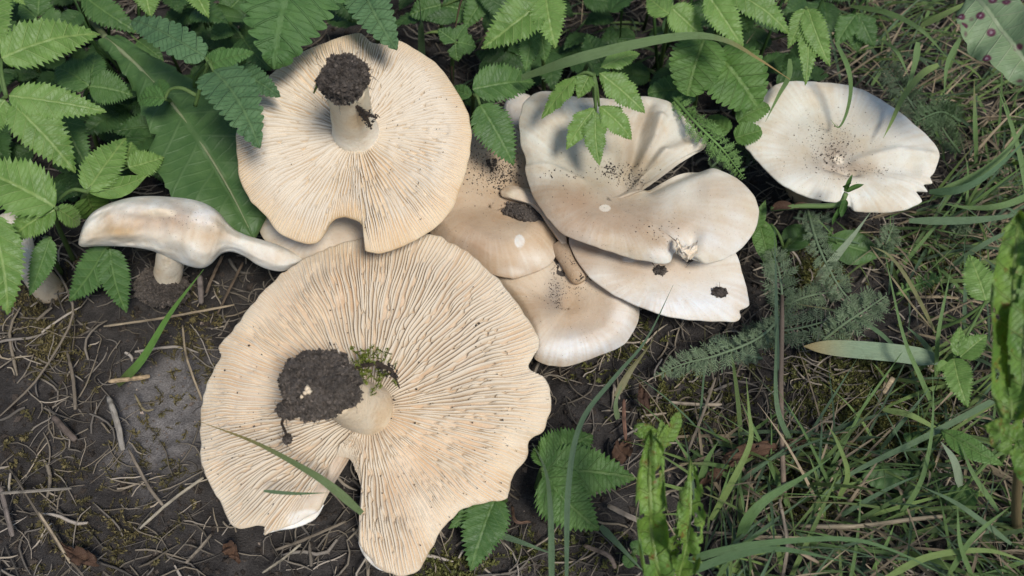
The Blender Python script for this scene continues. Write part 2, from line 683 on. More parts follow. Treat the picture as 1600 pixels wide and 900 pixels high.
    def gills(self, parent, r0px, n1, depth, rnd, col, tip, broken=.12, wig=1.0, patches=(), bare=()):
        """Thin blades standing on the gill side, running out from the stem, shorter ones between."""
        r0 = r0px / ppm(self.c)
        mb = MB()
        tot = n1 * 4
        for i in range(tot):
            lev = 0 if i % 4 == 0 else (1 if i % 4 == 2 else 2)
            th0 = 2 * math.pi * (i + rnd.uniform(-.25, .25)) / tot
            start = {0: 0.0, 1: rnd.uniform(.12, .34), 2: rnd.uniform(.42, .72)}[lev]
            sd_ = rnd.uniform(0, 100)
            ns_ = 38
            endr = self.rmax(th0)
            prev, o = None, None
            V, C = [], []
            gd = depth * rnd.uniform(.8, 1.1)
            brk = [(rnd.uniform(.2, .95), rnd.uniform(.008, .03)) for _ in range(3) if rnd.random() < broken]
            for k in range(ns_ + 1):
                q = start + (1 - start) * k / ns_
                r = r0 * .9 + (endr * .997 - r0 * .9) * q
                wv = wig * (noise.noise((math.cos(th0) * 5 + 20, math.sin(th0) * 5, q * 4)) * .026
                            + noise.noise((sd_, q * 6, 2)) * .007
                            + noise.noise((math.cos(th0) * 14 + 20, math.sin(th0) * 14, q * 9)) * .007) * sm(0, .35, q)
                th = th0 + wv
                re = self.rmax(th)
                if r > re * 1.004:
                    r = re * 1.004
                a, b = r * math.cos(th), r * math.sin(th)
                t = min(1, r / re)
                h = self.surf(a, b, t)
                f = sm(1.02, .72, t) * .92 + .12
                if lev:
                    f *= sm(0, .08, q - start)
                else:
                    f *= .35 + .65 * sm(0, .12, q)
                for bq, bw in brk:
                    if abs(q - bq) < bw:
                        f *= .25
                hh = gd * f * (1 + .18 * noise.noise((sd_ + 9, q * 11, 4)))
                pp = self.at(a, b, h)
                sx, sy = None, None
                for (bx, by, br, ba) in bare:
                    if sx is None:
                        sx, sy = proj(pp)
                    d = math.hypot(sx - bx, sy - by) / br
                    if d < 1:
                        hh *= 1 - ba * sm(1, .5, d)
                sp = r * 2 * math.pi / tot * (1 if q > .6 else (2 if q > .3 else 4) * .6)
                w = min(.00036, max(.00010, sp * .31)) * (.8 if lev == 2 else 1)
                lean = noise.noise((math.cos(th0) * 3, math.sin(th0) * 3, q * 3 + 6)) * .25 * hh + noise.noise((sd_, q * 4, 8)) * .18 * hh
                tx, ty = -math.sin(th), math.cos(th)
                rip = noise.noise((sd_ + 3, q * 24, 1)) * .00012
                for s, hq, ww in ((-1, -.0006, w), (-1, hh, w * .55), (1, hh, w * .55), (1, -.0006, w)):
                    lx = (lean + rip if hq > 0 else 0) + s * ww
                    V.append(self.at(a + tx * lx, b + ty * lx, h + hq))
                    kk = sm(.75, 1.0, t)
                    C.append(tuple(col[j] * (1 - kk) + tip[j] * kk for j in range(3)))
            F = []
            for k in range(ns_):
                for j in range(3):
                    F.append((k * 4 + j, k * 4 + j + 1, k * 4 + 5 + j, k * 4 + 4 + j))
            mb.add(V, F, C)
        o = mb.build('gills', M['gill'], parent)
        o['kind'] = 'stuff'
        o['label'] = 'thin pale gills running out from the stem'
        return o


def lathe_stem(parent, pts, radii, col, seed=0, name='stem', sides=28):
    """A fleshy stem through world points."""
    pts = [Vector(p) for p in pts]
    n = 26
    sp = spline([(*p, r) for p, r in zip(pts, radii)], n)
    mb = MB()
    rows, cols = [], []
    ax_ = (pts[-1] - pts[0]).normalized()
    s = ax_.cross(Vector((0.2, 1, 0.1))).normalized()
    b = s.cross(ax_)
    for i, q in enumerate(sp):
        p, r = Vector(q[:3]), q[3]
        rw, cw = [], []
        for k in range(sides):
            an = 2 * math.pi * k / sides
            nz = 1 + .05 * noise.noise((math.cos(an) * 1.6, math.sin(an) * 1.6, i * .18 + seed)) + .02 * noise.noise((math.cos(an) * 6, math.sin(an) * 6, i * .1 + seed))
            rw.append(p + (s * math.cos(an) + b * math.sin(an)) * r * nz)
            f = i / n
            cc = col[0] if not isinstance(col[0], float) else col
            if not isinstance(col[0], float):
                cc = tuple(col[0][j] * (1 - f) + col[1][j] * f for j in range(3))
            cw.append(cc)
        rows.append(rw)
        cols.append(cw)
    mb.grid(rows, True, cols)
    mb.f.append(tuple(range(sides)))
    mb.f.append(tuple((n - 1) * sides + k for k in range(sides)))
    return mb.build(name, M['stem'], parent)


def ico(sub=4):
    import bmesh
    bm = bmesh.new()
    bmesh.ops.create_icosphere(bm, subdivisions=sub, radius=1)
    bm.verts.ensure_lookup_table()
    v = [Vector(x.co) for x in bm.verts]
    f = [tuple(l.index for l in x.verts) for x in bm.faces]
    bm.free()
    return v, f


ICO4, ICO3 = ico(5), ico(3)


def clod(parent, c, axes, seed, name='soil_clod', crumbs=900, fibres=26, mat=None, grain=1.0, big=True):
    """A lump of soil: knobbly ball covered with crumbs and a few root hairs. axes = three half-axis vectors."""
    rnd = random.Random(seed)
    mb = MB()
    V, F = ICO4 if big else ICO3
    c = Vector(c)
    sc_ = axes[0].length

    def pt(d):
        k = 1 + .20 * noise.noise((d.x * 1.6 + seed, d.y * 1.6, d.z * 1.6)) + .14 * noise.noise((d.x * 4 + seed, d.y * 4, d.z * 4)) \
            + .12 * noise.noise((d.x * 9 + seed, d.y * 9, d.z * 9)) + .08 * noise.noise((d.x * 22, d.y * 22, d.z * 22 + seed))
        return c + (axes[0] * d.x + axes[1] * d.y + axes[2] * d.z) * k
    mb.add([pt(d) for d in V], F, (1, 1, 1))
    for _ in range(crumbs):
        d = Vector((rnd.gauss(0, 1), rnd.gauss(0, 1), rnd.gauss(0, 1))).normalized()
        q = rnd.random()
        b = rnd.uniform(.5, 1.7) if q < .95 else rnd.uniform(2.2, 3.6)
        mb.bit(pt(d), rnd.uniform(.0003, .0011) * grain * (1 if q < .95 else .5), rnd, (b, b * .97, b * .93))
    for _ in range(fibres):
        d = Vector((rnd.gauss(0, 1), rnd.gauss(0, 1), rnd.gauss(0, 1))).normalized()
        p = pt(d)
        dr = (p - c).normalized()
        pts = [p - dr * .001]
        for k in range(4):
            dr = (dr + Vector((rnd.gauss(0, .5), rnd.gauss(0, .5), rnd.gauss(0, .5)))).normalized()
            pts.append(pts[-1] + dr * rnd.uniform(.0006, .0022))
        mb.tube(pts, [.00016, .00014, .00012, .0001, .00007], 3, (rnd.uniform(.8, 2.2),) * 3)
    o = mb.build(name, mat or M['clod'], parent, smooth=False)
    return o


CAPS = {}
CREAM = (.80, .66, .47)
WHITE = (.84, .80, .71)
TAN = (.66, .46, .28)
PINK = (.70, .52, .38)
RUST = (.52, .31, .14)
GREY = (.50, .44, .33)

# ---- the large upturned mushroom
O_BIG = [(492, 396), (548, 376), (610, 371), (678, 368), (728, 393), (772, 433), (809, 477), (837, 521), (840, 545), (826, 568),
         (829, 580), (847, 586), (858, 608), (859, 639), (850, 668), (824, 690), (821, 714), (796, 752), (791, 779), (768, 782),
         (756, 785), (716, 798), (688, 826), (669, 863), (647, 895), (616, 898), (585, 882), (560, 846), (564, 801), (563, 763),
         (555, 731), (545, 716), (528, 714), (517, 726), (511, 748), (507, 776), (496, 798), (467, 814), (424, 830), (413, 836),
         (414, 822), (395, 820), (367, 823), (342, 779), (317, 726), (314, 689), (317, 620), (339, 570), (346, 555), (341, 542),
         (358, 524), (373, 508), (405, 465), (442, 427)]
big = Cap((575, 640), .034, (-3, 16), O_BIG, [(0, -1), (.2, 0), (.5, 1.5), (.8, 1.2), (.95, -.5), (1, -1.8)], .009,
          waves=((1.6, 3, .4), (1.2, 5, 1.1), (.7, 9, 2)), base=(.66, .53, .40), seed=1, ns=620, nt=52,
          rim=(.74, .62, .46, .8), lump=.0016, rag=1.2,
          ridges=(([(600, 760), (640, 800)], 45, -2.5), ([(660, 720), (720, 700)], 40, -2), ([(450, 700), (420, 780)], 30, 1.5)),
          blobs=((478, 812, 34, 16, (.90, .88, .82), .95, 2), (660, 800, 40, 30, (.80, .72, .60), .35), (800, 700, 26, 40, (.84, .74, .58), .6)),
          rimh=((-118, 14, 4.0), (-20, 12, -2.5), (-72, 9, 3)))
th = thing('mushroom', 'largest cream mushroom lying upturned, gills up, with a deep slot and broad ragged cap', 'mushroom',
           P(575, 640, 0), 'picked mushrooms')
CAPS['big'] = (big, th)
big.build(th)
big.gills(th, 34, 74, .0036, random.Random(3), (.66, .575, .455), (.70, .61, .48), broken=.7, wig=.85,
          bare=((430, 455, 60, .5), (400, 590, 55, .55), (385, 640, 40, .6), (640, 760, 60, .5), (655, 805, 34, .4), (480, 800, 45, .95),
                (800, 705, 40, .6), (560, 690, 26, .5)))
sb = big.at(0, 0, 0)
cc = P(500, 602, .078)
stem_dir = cc - sb
lathe_stem(th, [sb - big.n * .003, sb + big.n * .002, sb + stem_dir * .4, sb + stem_dir * .72], [.0122, .0112, .0104, .0092],
           ((.78, .70, .56), (.68, .54, .37)), 4)
vd = (CAM - cc).normalized()
su = Vector((1, 0, 0)) - vd * vd.x
su.normalize()
sv = vd.cross(su)
K = 1 / ppm(cc)
clod(th, cc - vd * .004, [(su * .94 + sv * .2) * 61 * K, (sv * .95 - su * .2) * 55 * K, vd * .015], 21, crumbs=2600, fibres=60)
clod(th, P(452, 640, cc.z - .006), [su * 19 * K, sv * 14 * K, vd * .005], 27, crumbs=260, fibres=20, big=False)
clod(th, P(449, 686, cc.z - .022), [su * 6 * K, sv * 7 * K, vd * .002], 28, crumbs=70, fibres=14, big=False)
tipb = MB()
for dx, dy, s in ((0, 0, .0019), (3, 4, .0016), (-3, 6, .0014), (-8, 12, .0012)):
    tipb.bit(cc + (P(472 + dx, 606 + dy, cc.z) - P(492, 600, cc.z)) + vd * .0135, s, random.Random(dx + 9), (.78, .66, .5))
tipb.build('stem_foot', M['stem'], th)
root = MB()
root.tube([P(x, y, cc.z - .008 - k * .005) for k, (x, y) in enumerate([(447, 640), (440, 662), (446, 675), (449, 690)])], [.0007, .0006, .0006, .0004], 5, (1, .9, .8))
root.build('root_thread', M['soil'], th)


def moss_tuft(mb, p, axis, L, rnd, col, n=9, wid=.0005):
    """One leafy moss shoot."""
    axis = Vector(axis).normalized()
    s = axis.cross(Vector((rnd.gauss(0, 1), rnd.gauss(0, 1), rnd.gauss(0, 1) + .1))).normalized()
    b = axis.cross(s)
    p = Vector(p)
    cur = Vector((rnd.gauss(0, 1), rnd.gauss(0, 1), rnd.gauss(0, .4))) * .35
    pts = [p + axis * L * k / n + cur * L * (k / n) ** 2 for k in range(n + 1)]
    for k in range(n):
        q = pts[k]
        for j in range(2):
            an = k * 2.4 + j * math.pi
            d = (s * math.cos(an) + b * math.sin(an))
            l = L * .26 * (1 - .5 * k / n)
            tip = q + d * l + axis * l * .9
            w = d.cross(axis) * l * .28
            f = rnd.uniform(.7, 1.3)
            cc_ = (col[0] * f, col[1] * f, col[2] * f)
            mb.add([q - w * .4, q + d * l * .5 + axis * l * .4 + w, tip, q + d * l * .5 + axis * l * .4 - w], [(0, 1, 2, 3)], cc_)
    mb.tube(pts[::3], .00022, 3, (col[0] * .5, col[1] * .5, col[2] * .5), cap=False)


rm = random.Random(4)
mo = MB()
for _ in range(85):
    x, y = rm.gauss(578, 19), rm.gauss(574, 16)
    p = P(x, y, rm.uniform(.054, .064))
    moss_tuft(mo, p, (rm.gauss(0, .6), rm.gauss(-.3, .6), .9), rm.uniform(.003, .0055), rm, (.17, .21, .035), 8)
o = mo.build('moss_tuft', M['moss'], th)
o['kind'] = 'stuff'
o['label'] = 'yellow green moss stuck to the stem'
rt = MB()
rt.tube([P(x, y, z) for x, y, z in ((545, 575, .062), (590, 568, .066), (612, 578, .066), (618, 592, .062), (624, 606, .056))], [.001, .0009, .0009, .0006, .0003], 5, (.9, .8, .7))
for _ in range(60):
    x = rm.uniform(590, 620)
    rt.bit(P(x + rm.gauss(0, 3), 570 + (x - 590) * .5 + rm.gauss(0, 5), .065), rm.uniform(.0004, .001), rm, (rm.uniform(.5, 1.3),) * 3)
rt.build('root_thread', M['soil'], th, smooth=False)

def rolled_rim(parent, pts, radii, z, col):
    mb_ = MB()
    w = spline([(x, y, r) for (x, y), r in zip(pts, radii)], 22)
    pts_ = [P(x, y, z + .0006 * math.sin(k * .9)) for k, (x, y, r) in enumerate(w)]
    rad = [r / ppm(p) * (1 + .12 * noise.noise((k * .4, 2, 1))) for k, (p, (x, y, r)) in enumerate(zip(pts_, w))]
    mb_.tube(pts_, rad, 12, col, flat=.7)
    mb_.build('rolled_rim', M['cap'], parent)


rolled_rim(CAPS['big'][1], [(412, 834), (436, 823), (462, 817), (488, 806), (505, 788)], [1.5, 6, 8, 7, 2], .0175, (.86, .84, .79))
rolled_rim(CAPS['big'][1], [(561, 846), (572, 864), (590, 882), (612, 894)], [2, 5, 6, 2], .008, (.85, .82, .76))

# ---- the upturned mushroom with the long stem
O_UP = [(564, 53), (577, 65), (593, 70), (619, 64), (652, 79), (686, 104), (712, 140), (731, 178), (736, 212), (731, 250),
        (722, 283), (705, 326), (678, 355), (644, 376), (614, 389), (589, 395), (571, 390), (573, 378), (572, 366), (566, 351),
        (552, 341), (538, 337), (525, 340), (513, 351), (507, 364), (497, 376), (479, 380), (450, 370), (433, 359), (416, 336),
        (391, 311), (374, 275), (372, 258), (370, 212), (378, 182), (399, 148), (420, 121), (454, 93), (488, 74), (517, 62), (543, 55)]
up = Cap((556, 207), .086, (2, 15), O_UP, [(0, -3), (.2, -1), (.5, 1), (.8, 1.6), (.95, .2), (1, -1.2)], .009,
         waves=((1.2, 3, 2.4), (1.0, 4, .6), (.5, 8, 1)), base=(.70, .59, .45), seed=2, ns=520, rim=(.74, .58, .38, .82), lump=.0012, rag=.45,
         blobs=((545, 345, 60, 26, (.74, .54, .30), .6),), rimh=((-95, 15, 2.0),))
th = thing('mushroom', 'round upturned mushroom, gills up, soil ball on its long stem, notch in the rim', 'mushroom', P(556, 207, 0), 'picked mushrooms')
CAPS['up'] = (up, th)
up.build(th)
up.gills(th, 27, 70, .0029, random.Random(5), (.69, .615, .505), (.68, .555, .40), broken=.25, wig=.8,
         bare=((690, 205, 18, .5), (640, 270, 40, .25)))
sb = up.at(0, 0, 0)
tipp = P(538, 122, .142)
stem_dir = tipp - sb
lathe_stem(th, [sb - up.n * .003, sb + up.n * .003, sb + up.n * .008 + stem_dir * .12, sb + stem_dir * .5 + up.n * .002, sb + stem_dir * .95], [.0112, .0104, .0092, .0086, .0088],
           ((.88, .84, .74), (.80, .68, .48)), 9)
cc = tipp
vd = (CAM - cc).normalized()
su = (Vector((1, 0, 0)) - vd * vd.x).normalized()
sv = vd.cross(su)
K = 1 / ppm(cc)
clod(th, cc, [su * 35 * K, (sv * .97 + su * .1) * 38 * K, vd * .0105], 33, crumbs=1900, fibres=50)
rt = MB()
pl = [P(x, y, z) for x, y, z in ((554, 160, .132), (562, 172, .126), (572, 184, .120), (579, 198, .113))]
rt.tube(pl, [.0009, .0011, .0009, .0005], 5, (.8, .7, .6))
rt.tube([pl[1], P(574, 178, .120), P(588, 184, .114)], [.0008, .0007, .0005], 5, (.8, .7, .6))
for _ in range(120):
    q = rm.random()
    a = pl[0].lerp(pl[3], q) if rm.random() < .65 else pl[1].lerp(P(588, 184, .114), q)
    rt.bit(a + Vector((rm.gauss(0, .0007), rm.gauss(0, .0007), rm.gauss(0, .0007))), rm.uniform(.0003, .0009), rm, (rm.uniform(.5, 1.2),) * 3)
rt.build('root_thread', M['soil'], th, smooth=False)
rt = MB()
rt.tube([P(x, y, z) for x, y, z in ((503, 126, .136), (496, 132, .134), (490, 146, .132))], [.0005, .0009, .0004], 4, (3, 4.5, 1.2))
rt.build('root_thread', M['soil'], th)

# ---- cap in the middle, top side up, folded, with a slit
O_MID = [(813, 182), (819, 160), (835, 146), (860, 142), (895, 149), (933, 154), (977, 152), (1009, 149), (1042, 157), (1064, 176),
         (1086, 203), (1101, 224), (1098, 235), (1069, 241), (1039, 251), (1018, 267), (1007, 285), (1031, 282), (1053, 275), (1072, 266.5),
         (1086, 260), (1113, 263), (1151, 280), (1175, 304), (1185, 329), (1178, 361), (1156, 389), (1129, 405), (1102, 411), (1088, 404),
         (1078, 392), (1066, 388), (1053, 394), (1046, 409), (1026, 410), (988, 402), (933, 386), (884, 367), (857, 340), (835, 307), (823, 274),
         (821, 263), (823, 252), (816, 231), (812, 203)]
mid = Cap((950, 310), .060, (2, 13), O_MID, [(0, 2), (.3, 2.4), (.6, 4.2), (.8, 4.2), (.93, 2.6), (1, .2)], .008,
          waves=((1.6, 3, 1.0), (.8, 6, .5)), base=(.73, .68, .565), seed=3, ns=640, nt=64, rag=.4, lump=.0016,
          ridges=(([(1000, 285), (985, 290)], 42, -7), ([(915, 235), (965, 262)], 40, -3.5),
                  ([(1004, 277), (1035, 246)], 9, 4.4), ([(998, 262), (1020, 225), (1030, 190)], 9, 3.4), ([(990, 250), (1000, 205), (1015, 165)], 9, -2.5),
                  ([(975, 250), (960, 200)], 12, 1.6), ([(822, 262), (860, 265), (910, 285)], 5, 1.0), ([(1075, 400), (1082, 372)], 11, -4), ([(1022, 286), (1053, 278), (1092, 264)], 13, -6), ([(1050, 243), (1098, 228)], 12, 2.5), ([(1110, 310), (1160, 330)], 30, 1.5)),
          blobs=((905, 318, 75, 34, (.50, .33, .20), .75), (960, 345, 85, 26, (.56, .38, .24), .66), (870, 300, 36, 20, (.46, .29, .16), .7),
                 (1040, 375, 60, 22, (.72, .56, .40), .55), (1125, 300, 40, 20, (.60, .43, .27), .5), (1130, 370, 60, 34, (.80, .78, .73), .6), (880, 365, 70, 30, (.74, .58, .44), .55),
                 (1000, 345, 120, 46, (.62, .48, .34), .45), (960, 265, 90, 34, (.58, .51, .37), .6), (900, 250, 70, 50, (.62, .57, .44), .45), (1010, 200, 16, 48, (.52, .42, .30), .55), (985, 235, 14, 30, (.50, .40, .28), .5), (1000, 290, 30, 12, (.46, .38, .28), .6),
                 (945, 325, 10, 6, (.80, .74, .63), .8, 7), (1074, 378, 18, 16, (.80, .74, .64), .7), (1030, 398, 24, 9, (.82, .77, .69), .6),
                ))
th = thing('mushroom', 'broad off white mushroom cap with tan stains, a dark slit and a torn rim', 'mushroom', P(950, 310, 0), 'picked mushrooms')
CAPS['mid'] = (mid, th)
mid.build(th)
lathe_stem(th, [mid.at(.004, .004, -.016), mid.at(.004, .01, -.030), mid.at(.004, .014, -.046)], [.011, .010, .010], ((.80, .7, .54), (.7, .56, .38)), 3)
fl = MB()
rws, cws = [], []
for a in np.linspace(0, 1, 26):
    rw, cw = [], []
    for b_ in np.linspace(0, 1, 14):
        x = 1056 + 34 * a + 3 * noise.noise((a * 4, b_ * 4, 1))
        y = 402 - 6 * math.cos(6 * a) - (22 + 9 * noise.noise((a * 5, 2, 3))) * b_ + 3 * noise.noise((a * 9, b_ * 6, 5))
        z = .0575 + .0055 * math.sin(b_ * 2.4) + .0016 * noise.noise((a * 6, b_ * 5, 9)) + .0007 * noise.noise((a * 22, b_ * 6, 2))
        rw.append(P(x, y, z))
        k = .5 + .5 * noise.noise((a * 9, b_ * 3, 4))
        cw.append((.82 - .14 * k, .75 - .18 * k, .64 - .22 * k))
    rws.append(rw)
    cws.append(cw)
fl.grid(rws, False, cws)
fl.build('torn_flap', M['cap'], th)

# ---- the cap under it
O_LOW = [(890, 372), (898, 399), (922, 432), (955, 457), (998, 478), (1042, 493), (1096, 500), (1148, 502), (1157, 495), (1155, 484), (1170, 476),
         (1166, 448), (1159, 427), (1151, 400), (1125, 365), (1050, 345), (960, 345), (915, 352)]
low = Cap((1030, 425), .036, (2, 10), O_LOW, [(0, 0), (.4, 1.0), (.7, 1.6), (.9, 1.2), (1, 0)], .007, waves=((.8, 3, .2),),
          base=(.78, .72, .62), seed=4, rag=.3, lump=.0008,
          blobs=((920, 395, 50, 30, (.64, .48, .34), .65), (1000, 415, 90, 22, (.66, .52, .38), .6), (1070, 475, 110, 22, (.82, .80, .76), .7), (1060, 425, 60, 20, (.74, .60, .46), .45), (985, 405, 16, 7, (.88, .84, .76), .8, 3)))
th = thing('mushroom', 'smooth white mushroom cap tucked beneath the torn rim, long pale edge', 'mushroom', P(1030, 425, 0), 'picked mushrooms')
CAPS['low'] = (low, th)
low.build(th)
lathe_stem(th, [low.at(0, .004, -.004), low.at(0, .006, -.018), low.at(0, .008, -.032)], [.010, .0095, .010], ((.80, .7, .54), (.7, .56, .38)), 5)

# ---- tan cap between the upturned one and the middle one
O_TAN = [(870, 389), (862, 410), (838, 423), (802, 434), (767, 427), (732, 407), (690, 385), (668, 350), (690, 300), (715, 235), (740, 200),
         (790, 190), (826, 225), (838, 285), (848, 325), (866, 362)]
tan = Cap((765, 320), .044, (1, 9), O_TAN, [(0, -1), (.3, 1.5), (.6, 4.5), (.8, 4), (.92, 0), (1, -4)], .007, waves=((1.2, 3, .6),),
          base=(.60, .46, .32), seed=5, rag=.3, lump=.001,
          ridges=(([(815, 330), (795, 290)], 30, -5),),
          blobs=((740, 340, 70, 30, (.54, .38, .24), .55), (720, 385, 60, 22, (.68, .53, .40), .6), (815, 380, 30, 30, (.76, .6, .42), .4), (790, 260, 60, 40, (.66, .52, .36), .5),
                 (840, 405, 26, 14, (.84, .76, .64), .7), (812, 377, 9, 11, (.84, .80, .72), .9, 7), (806, 425, 20, 8, (.88, .82, .72), .7)))
th = thing('mushroom', 'tan mushroom cap with a small white bare spot, wedged beside the upturned mushroom', 'mushroom', P(765, 320, 0), 'picked mushrooms')
CAPS['tan'] = (tan, th)
tan.build(th)
lathe_stem(th, [tan.at(.002, .004, -.005), tan.at(.002, .006, -.022), tan.at(.002, .008, -.038)], [.010, .0095, .010], ((.80, .7, .54), (.7, .56, .38)), 6)

# ---- cap lying lowest of the pile
O_BOT = [(998, 481), (996, 503), (977, 536), (944, 552), (890, 571), (857, 569), (836, 560), (826, 520), (800, 476), (768, 434),
         (800, 405), (870, 396), (940, 418), (985, 458)]
bot = Cap((888, 478), .023, (1, 10), O_BOT, [(0, -2), (.35, 1), (.65, 4.2), (.84, 3.4), (.95, 0), (1, -3.5)], .006, waves=((1.0, 3, 2), (.7, 5, 1)),
          base=(.66, .54, .40), seed=6, rag=.35, lump=.001,
          ridges=(([(885, 460), (870, 450)], 24, -3),),
          blobs=((850, 480, 60, 26, (.54, .38, .24), .6), (860, 492, 28, 14, (.70, .54, .36), .5, 2), (900, 500, 70, 16, (.76, .62, .47), .4), (910, 545, 90, 20, (.84, .82, .78), .85), (975, 500, 30, 30, (.86, .82, .76), .6),
                 (880, 553, 10, 9, (.9, .9, .88), .8, 3), (868, 462, 16, 30, (.42, .36, .30), .6)))
th = thing('mushroom', 'cream mushroom cap with a white lower rim, lowest in the pile', 'mushroom', P(888, 478, 0), 'picked mushrooms')
CAPS['bot'] = (bot, th)
bot.build(th)
lathe_stem(th, [bot.at(0, .003, -.004), bot.at(0, .004, -.012), bot.at(0, .005, -.020)], [.009, .009, .0095], ((.80, .7, .54), (.7, .56, .38)), 7)

# ---- white cap among the grass
O_RIGHT = [(1204, 138), (1228, 127), (1272, 128), (1316, 132), (1356, 144), (1388, 164), (1416, 184), (1436, 200), (1460, 224), (1467, 244), (1460, 268),
           (1454, 276), (1457, 285), (1443, 288), (1449, 299), (1431, 299), (1440, 314), (1420, 325), (1388, 331), (1340, 330), (1328, 321),
           (1318, 319), (1276, 310), (1244, 300), (1216, 284), (1192, 260), (1172, 236), (1166, 226), (1176, 192), (1186, 160)]
right = Cap((1306, 248), .046, (1, 12), O_RIGHT, [(0, -4), (.15, -1.5), (.4, 1.5), (.75, 2.8), (.92, 2.2), (1, .6)], .008, waves=((1.4, 2, 1), (1.3, 3, 2.2), (.6, 7, 1)),
            base=(.76, .725, .62), seed=7, rag=.4, lump=.0011,
            ridges=(([(1340, 250), (1400, 240), (1450, 250)], 8, 1.8), ([(1330, 262), (1420, 268)], 14, -2.0), ([(1290, 262), (1340, 270)], 5, -2)),
            blobs=((1300, 215, 70, 44, (.60, .55, .42), .6), (1305, 240, 32, 24, (.44, .35, .26), .65), (1325, 262, 50, 12, (.56, .46, .36), .5), (1310, 250, 8, 7, (.86, .76, .6), .9, 2), (1230, 160, 50, 26, (.74, .72, .60), .5)))
th = thing('mushroom', 'large white mushroom cap with a speckled sunken middle standing among the grass', 'mushroom', P(1306, 248, 0), 'picked mushrooms')
CAPS['right'] = (right, th)
right.build(th)
lathe_stem(th, [right.at(0, 0, -.006), right.at(0, .004, -.026), right.at(0, .008, -.046)], [.011, .0105, .0115], ((.80, .7, .54), (.7, .56, .38)), 8)

# ---- small caps seen only in part
def small_cap(center, z, tilt, outline, base, label, seed, blobs=(), prof=None, stem=True, thick=.005):
    c_ = Cap(center, z, tilt, outline, prof or [(0, 2), (.4, 1.8), (.75, .6), (.92, -1.2), (1, -3.5)], thick, base=base, seed=seed, blobs=blobs, nt=24, ns=160, rag=.3, lump=.0006)
    t_ = thing('mushroom', label, 'mushroom', P(center[0], center[1], 0), 'picked mushrooms')
    c_.build(t_)
    if stem:
        g_ = c_.at(0, 0, -.004)
        lathe_stem(t_, [g_, Vector((g_.x, g_.y + .001, g_.z * .5)), Vector((g_.x, g_.y + .002, -.002))], [.0075, .007, .0075], ((.80, .7, .54), (.7, .56, .38)), seed)
    return c_, t_


CAPS['under'] = small_cap((505, 355), .050, (0, 8), [(404, 352), (412, 372), (432, 392), (470, 404), (530, 400), (590, 392), (600, 340), (560, 308), (470, 300), (415, 325)],
                          (.78, .68, .54), 'pale mushroom cap hidden under the upturned mushroom, showing through its notch', 12, ((530, 365, 40, 20, (.66, .52, .38), .6),))
CAPS['back'] = small_cap((806, 178), .034, (-4, 10), [(786, 180), (790, 160), (808, 146), (830, 150), (842, 175), (832, 205), (800, 206)],
                         (.80, .76, .68), 'small white cap peeping out behind the broad stained cap', 13)
CAPS['left'] = small_cap((22, 388), .040, (4, 14), [(-22, 380), (-12, 345), (18, 328), (44, 352), (54, 392), (48, 425), (20, 440), (-12, 424)],
                         (.76, .72, .62), 'small white mushroom almost hidden behind big toothed leaves', 14)
# torn small mushroom lying with its stem out of the pile
c_ = Cap((838, 322), .047, (-12, 30), [(782, 298), (792, 290), (812, 292), (838, 300), (866, 330), (884, 368), (882, 386), (862, 362), (848, 340), (826, 322), (800, 312), (785, 307)],
         [(0, 3), (.4, 2.4), (.75, 1), (1, -2)], .005, base=(.72, .58, .43), seed=15, nt=20, ns=160, rag=.5, lump=.0008, blobs=((800, 304, 16, 8, (.8, .7, .54), .8),))
th = thing('mushroom', 'torn brownish mushroom squeezed between the stacked caps, soil under its curled rim', 'mushroom', P(850, 350, 0), 'picked mushrooms')
CAPS['torn'] = (c_, th)
c_.build(th)
lathe_stem(th, [P(872, 380, .036), P(888, 408, .033), P(904, 432, .030), P(910, 440, .029)], [.0048, .0042, .0045, .0026], ((.34, .25, .17), (.56, .44, .31)), 11)
sc2 = MB()
for _ in range(170):
    f_ = rm.random()
    q_ = P(872, 380, .036).lerp(P(910, 440, .029), f_)
    vq = (CAM - q_).normalized()
    sq = vq.cross(Vector((0, 1, 0))).normalized()
    an = rm.gauss(0, .9)
    sc2.bit(q_ + (vq * math.cos(an) + sq * math.sin(an)) * .0044, rm.uniform(.0002, .0006), rm, (rm.uniform(.4, 1.2),) * 3)
sc2.build('soil_specks', M['clod'], th, smooth=False)['kind'] = 'stuff'
q = P(822, 334, .043)
clod(th, q, [Vector((1, -.35, 0)) * .0105, Vector((.35, 1, 0)) * .0042, Vector((0, 0, .004))], 44, crumbs=520, fibres=12, big=False)
clod(th, P(878, 405, .024), [Vector((.008, 0, 0)), Vector((0, .012, 0)), Vector((0, 0, .008))], 45, crumbs=320, fibres=16, big=False)

# ---- mushroom standing on its stem, cap seen edge on
th = thing('mushroom', 'white mushroom standing on its short stem, cap drawn out to a long lip', 'mushroom', P(262, 440, 0), 'picked mushrooms')
CAPS['side'] = (None, th)
STN = [  # x, top y, bottom y, half depth (metres), height of the middle
    (126, 354, 374, .007, .057), (129, 343, 383, .013, .058), (139, 329, 387, .018, .058), (160, 317, 386, .022, .058), (190, 308, 386, .026, .058), (220, 305, 388, .028, .057),
    (250, 306, 394, .029, .056), (280, 309, 407, .029, .054), (305, 315, 417, .027, .053), (325, 325, 420, .025, .052), (338, 335, 413, .022, .051),
    (350, 347, 398, .019, .050), (365, 359, 394, .016, .049), (385, 368, 401, .014, .048), (405, 374, 414, .013, .046), (425, 380, 422, .012, .045),
    (445, 388, 424, .010, .044), (462, 396, 416, .007, .043), (474, 403, 408, .003, .042)]
st2 = spline(STN, 170)
mb = MB()
rows, cols = [], []
SP = []
NSD = 84
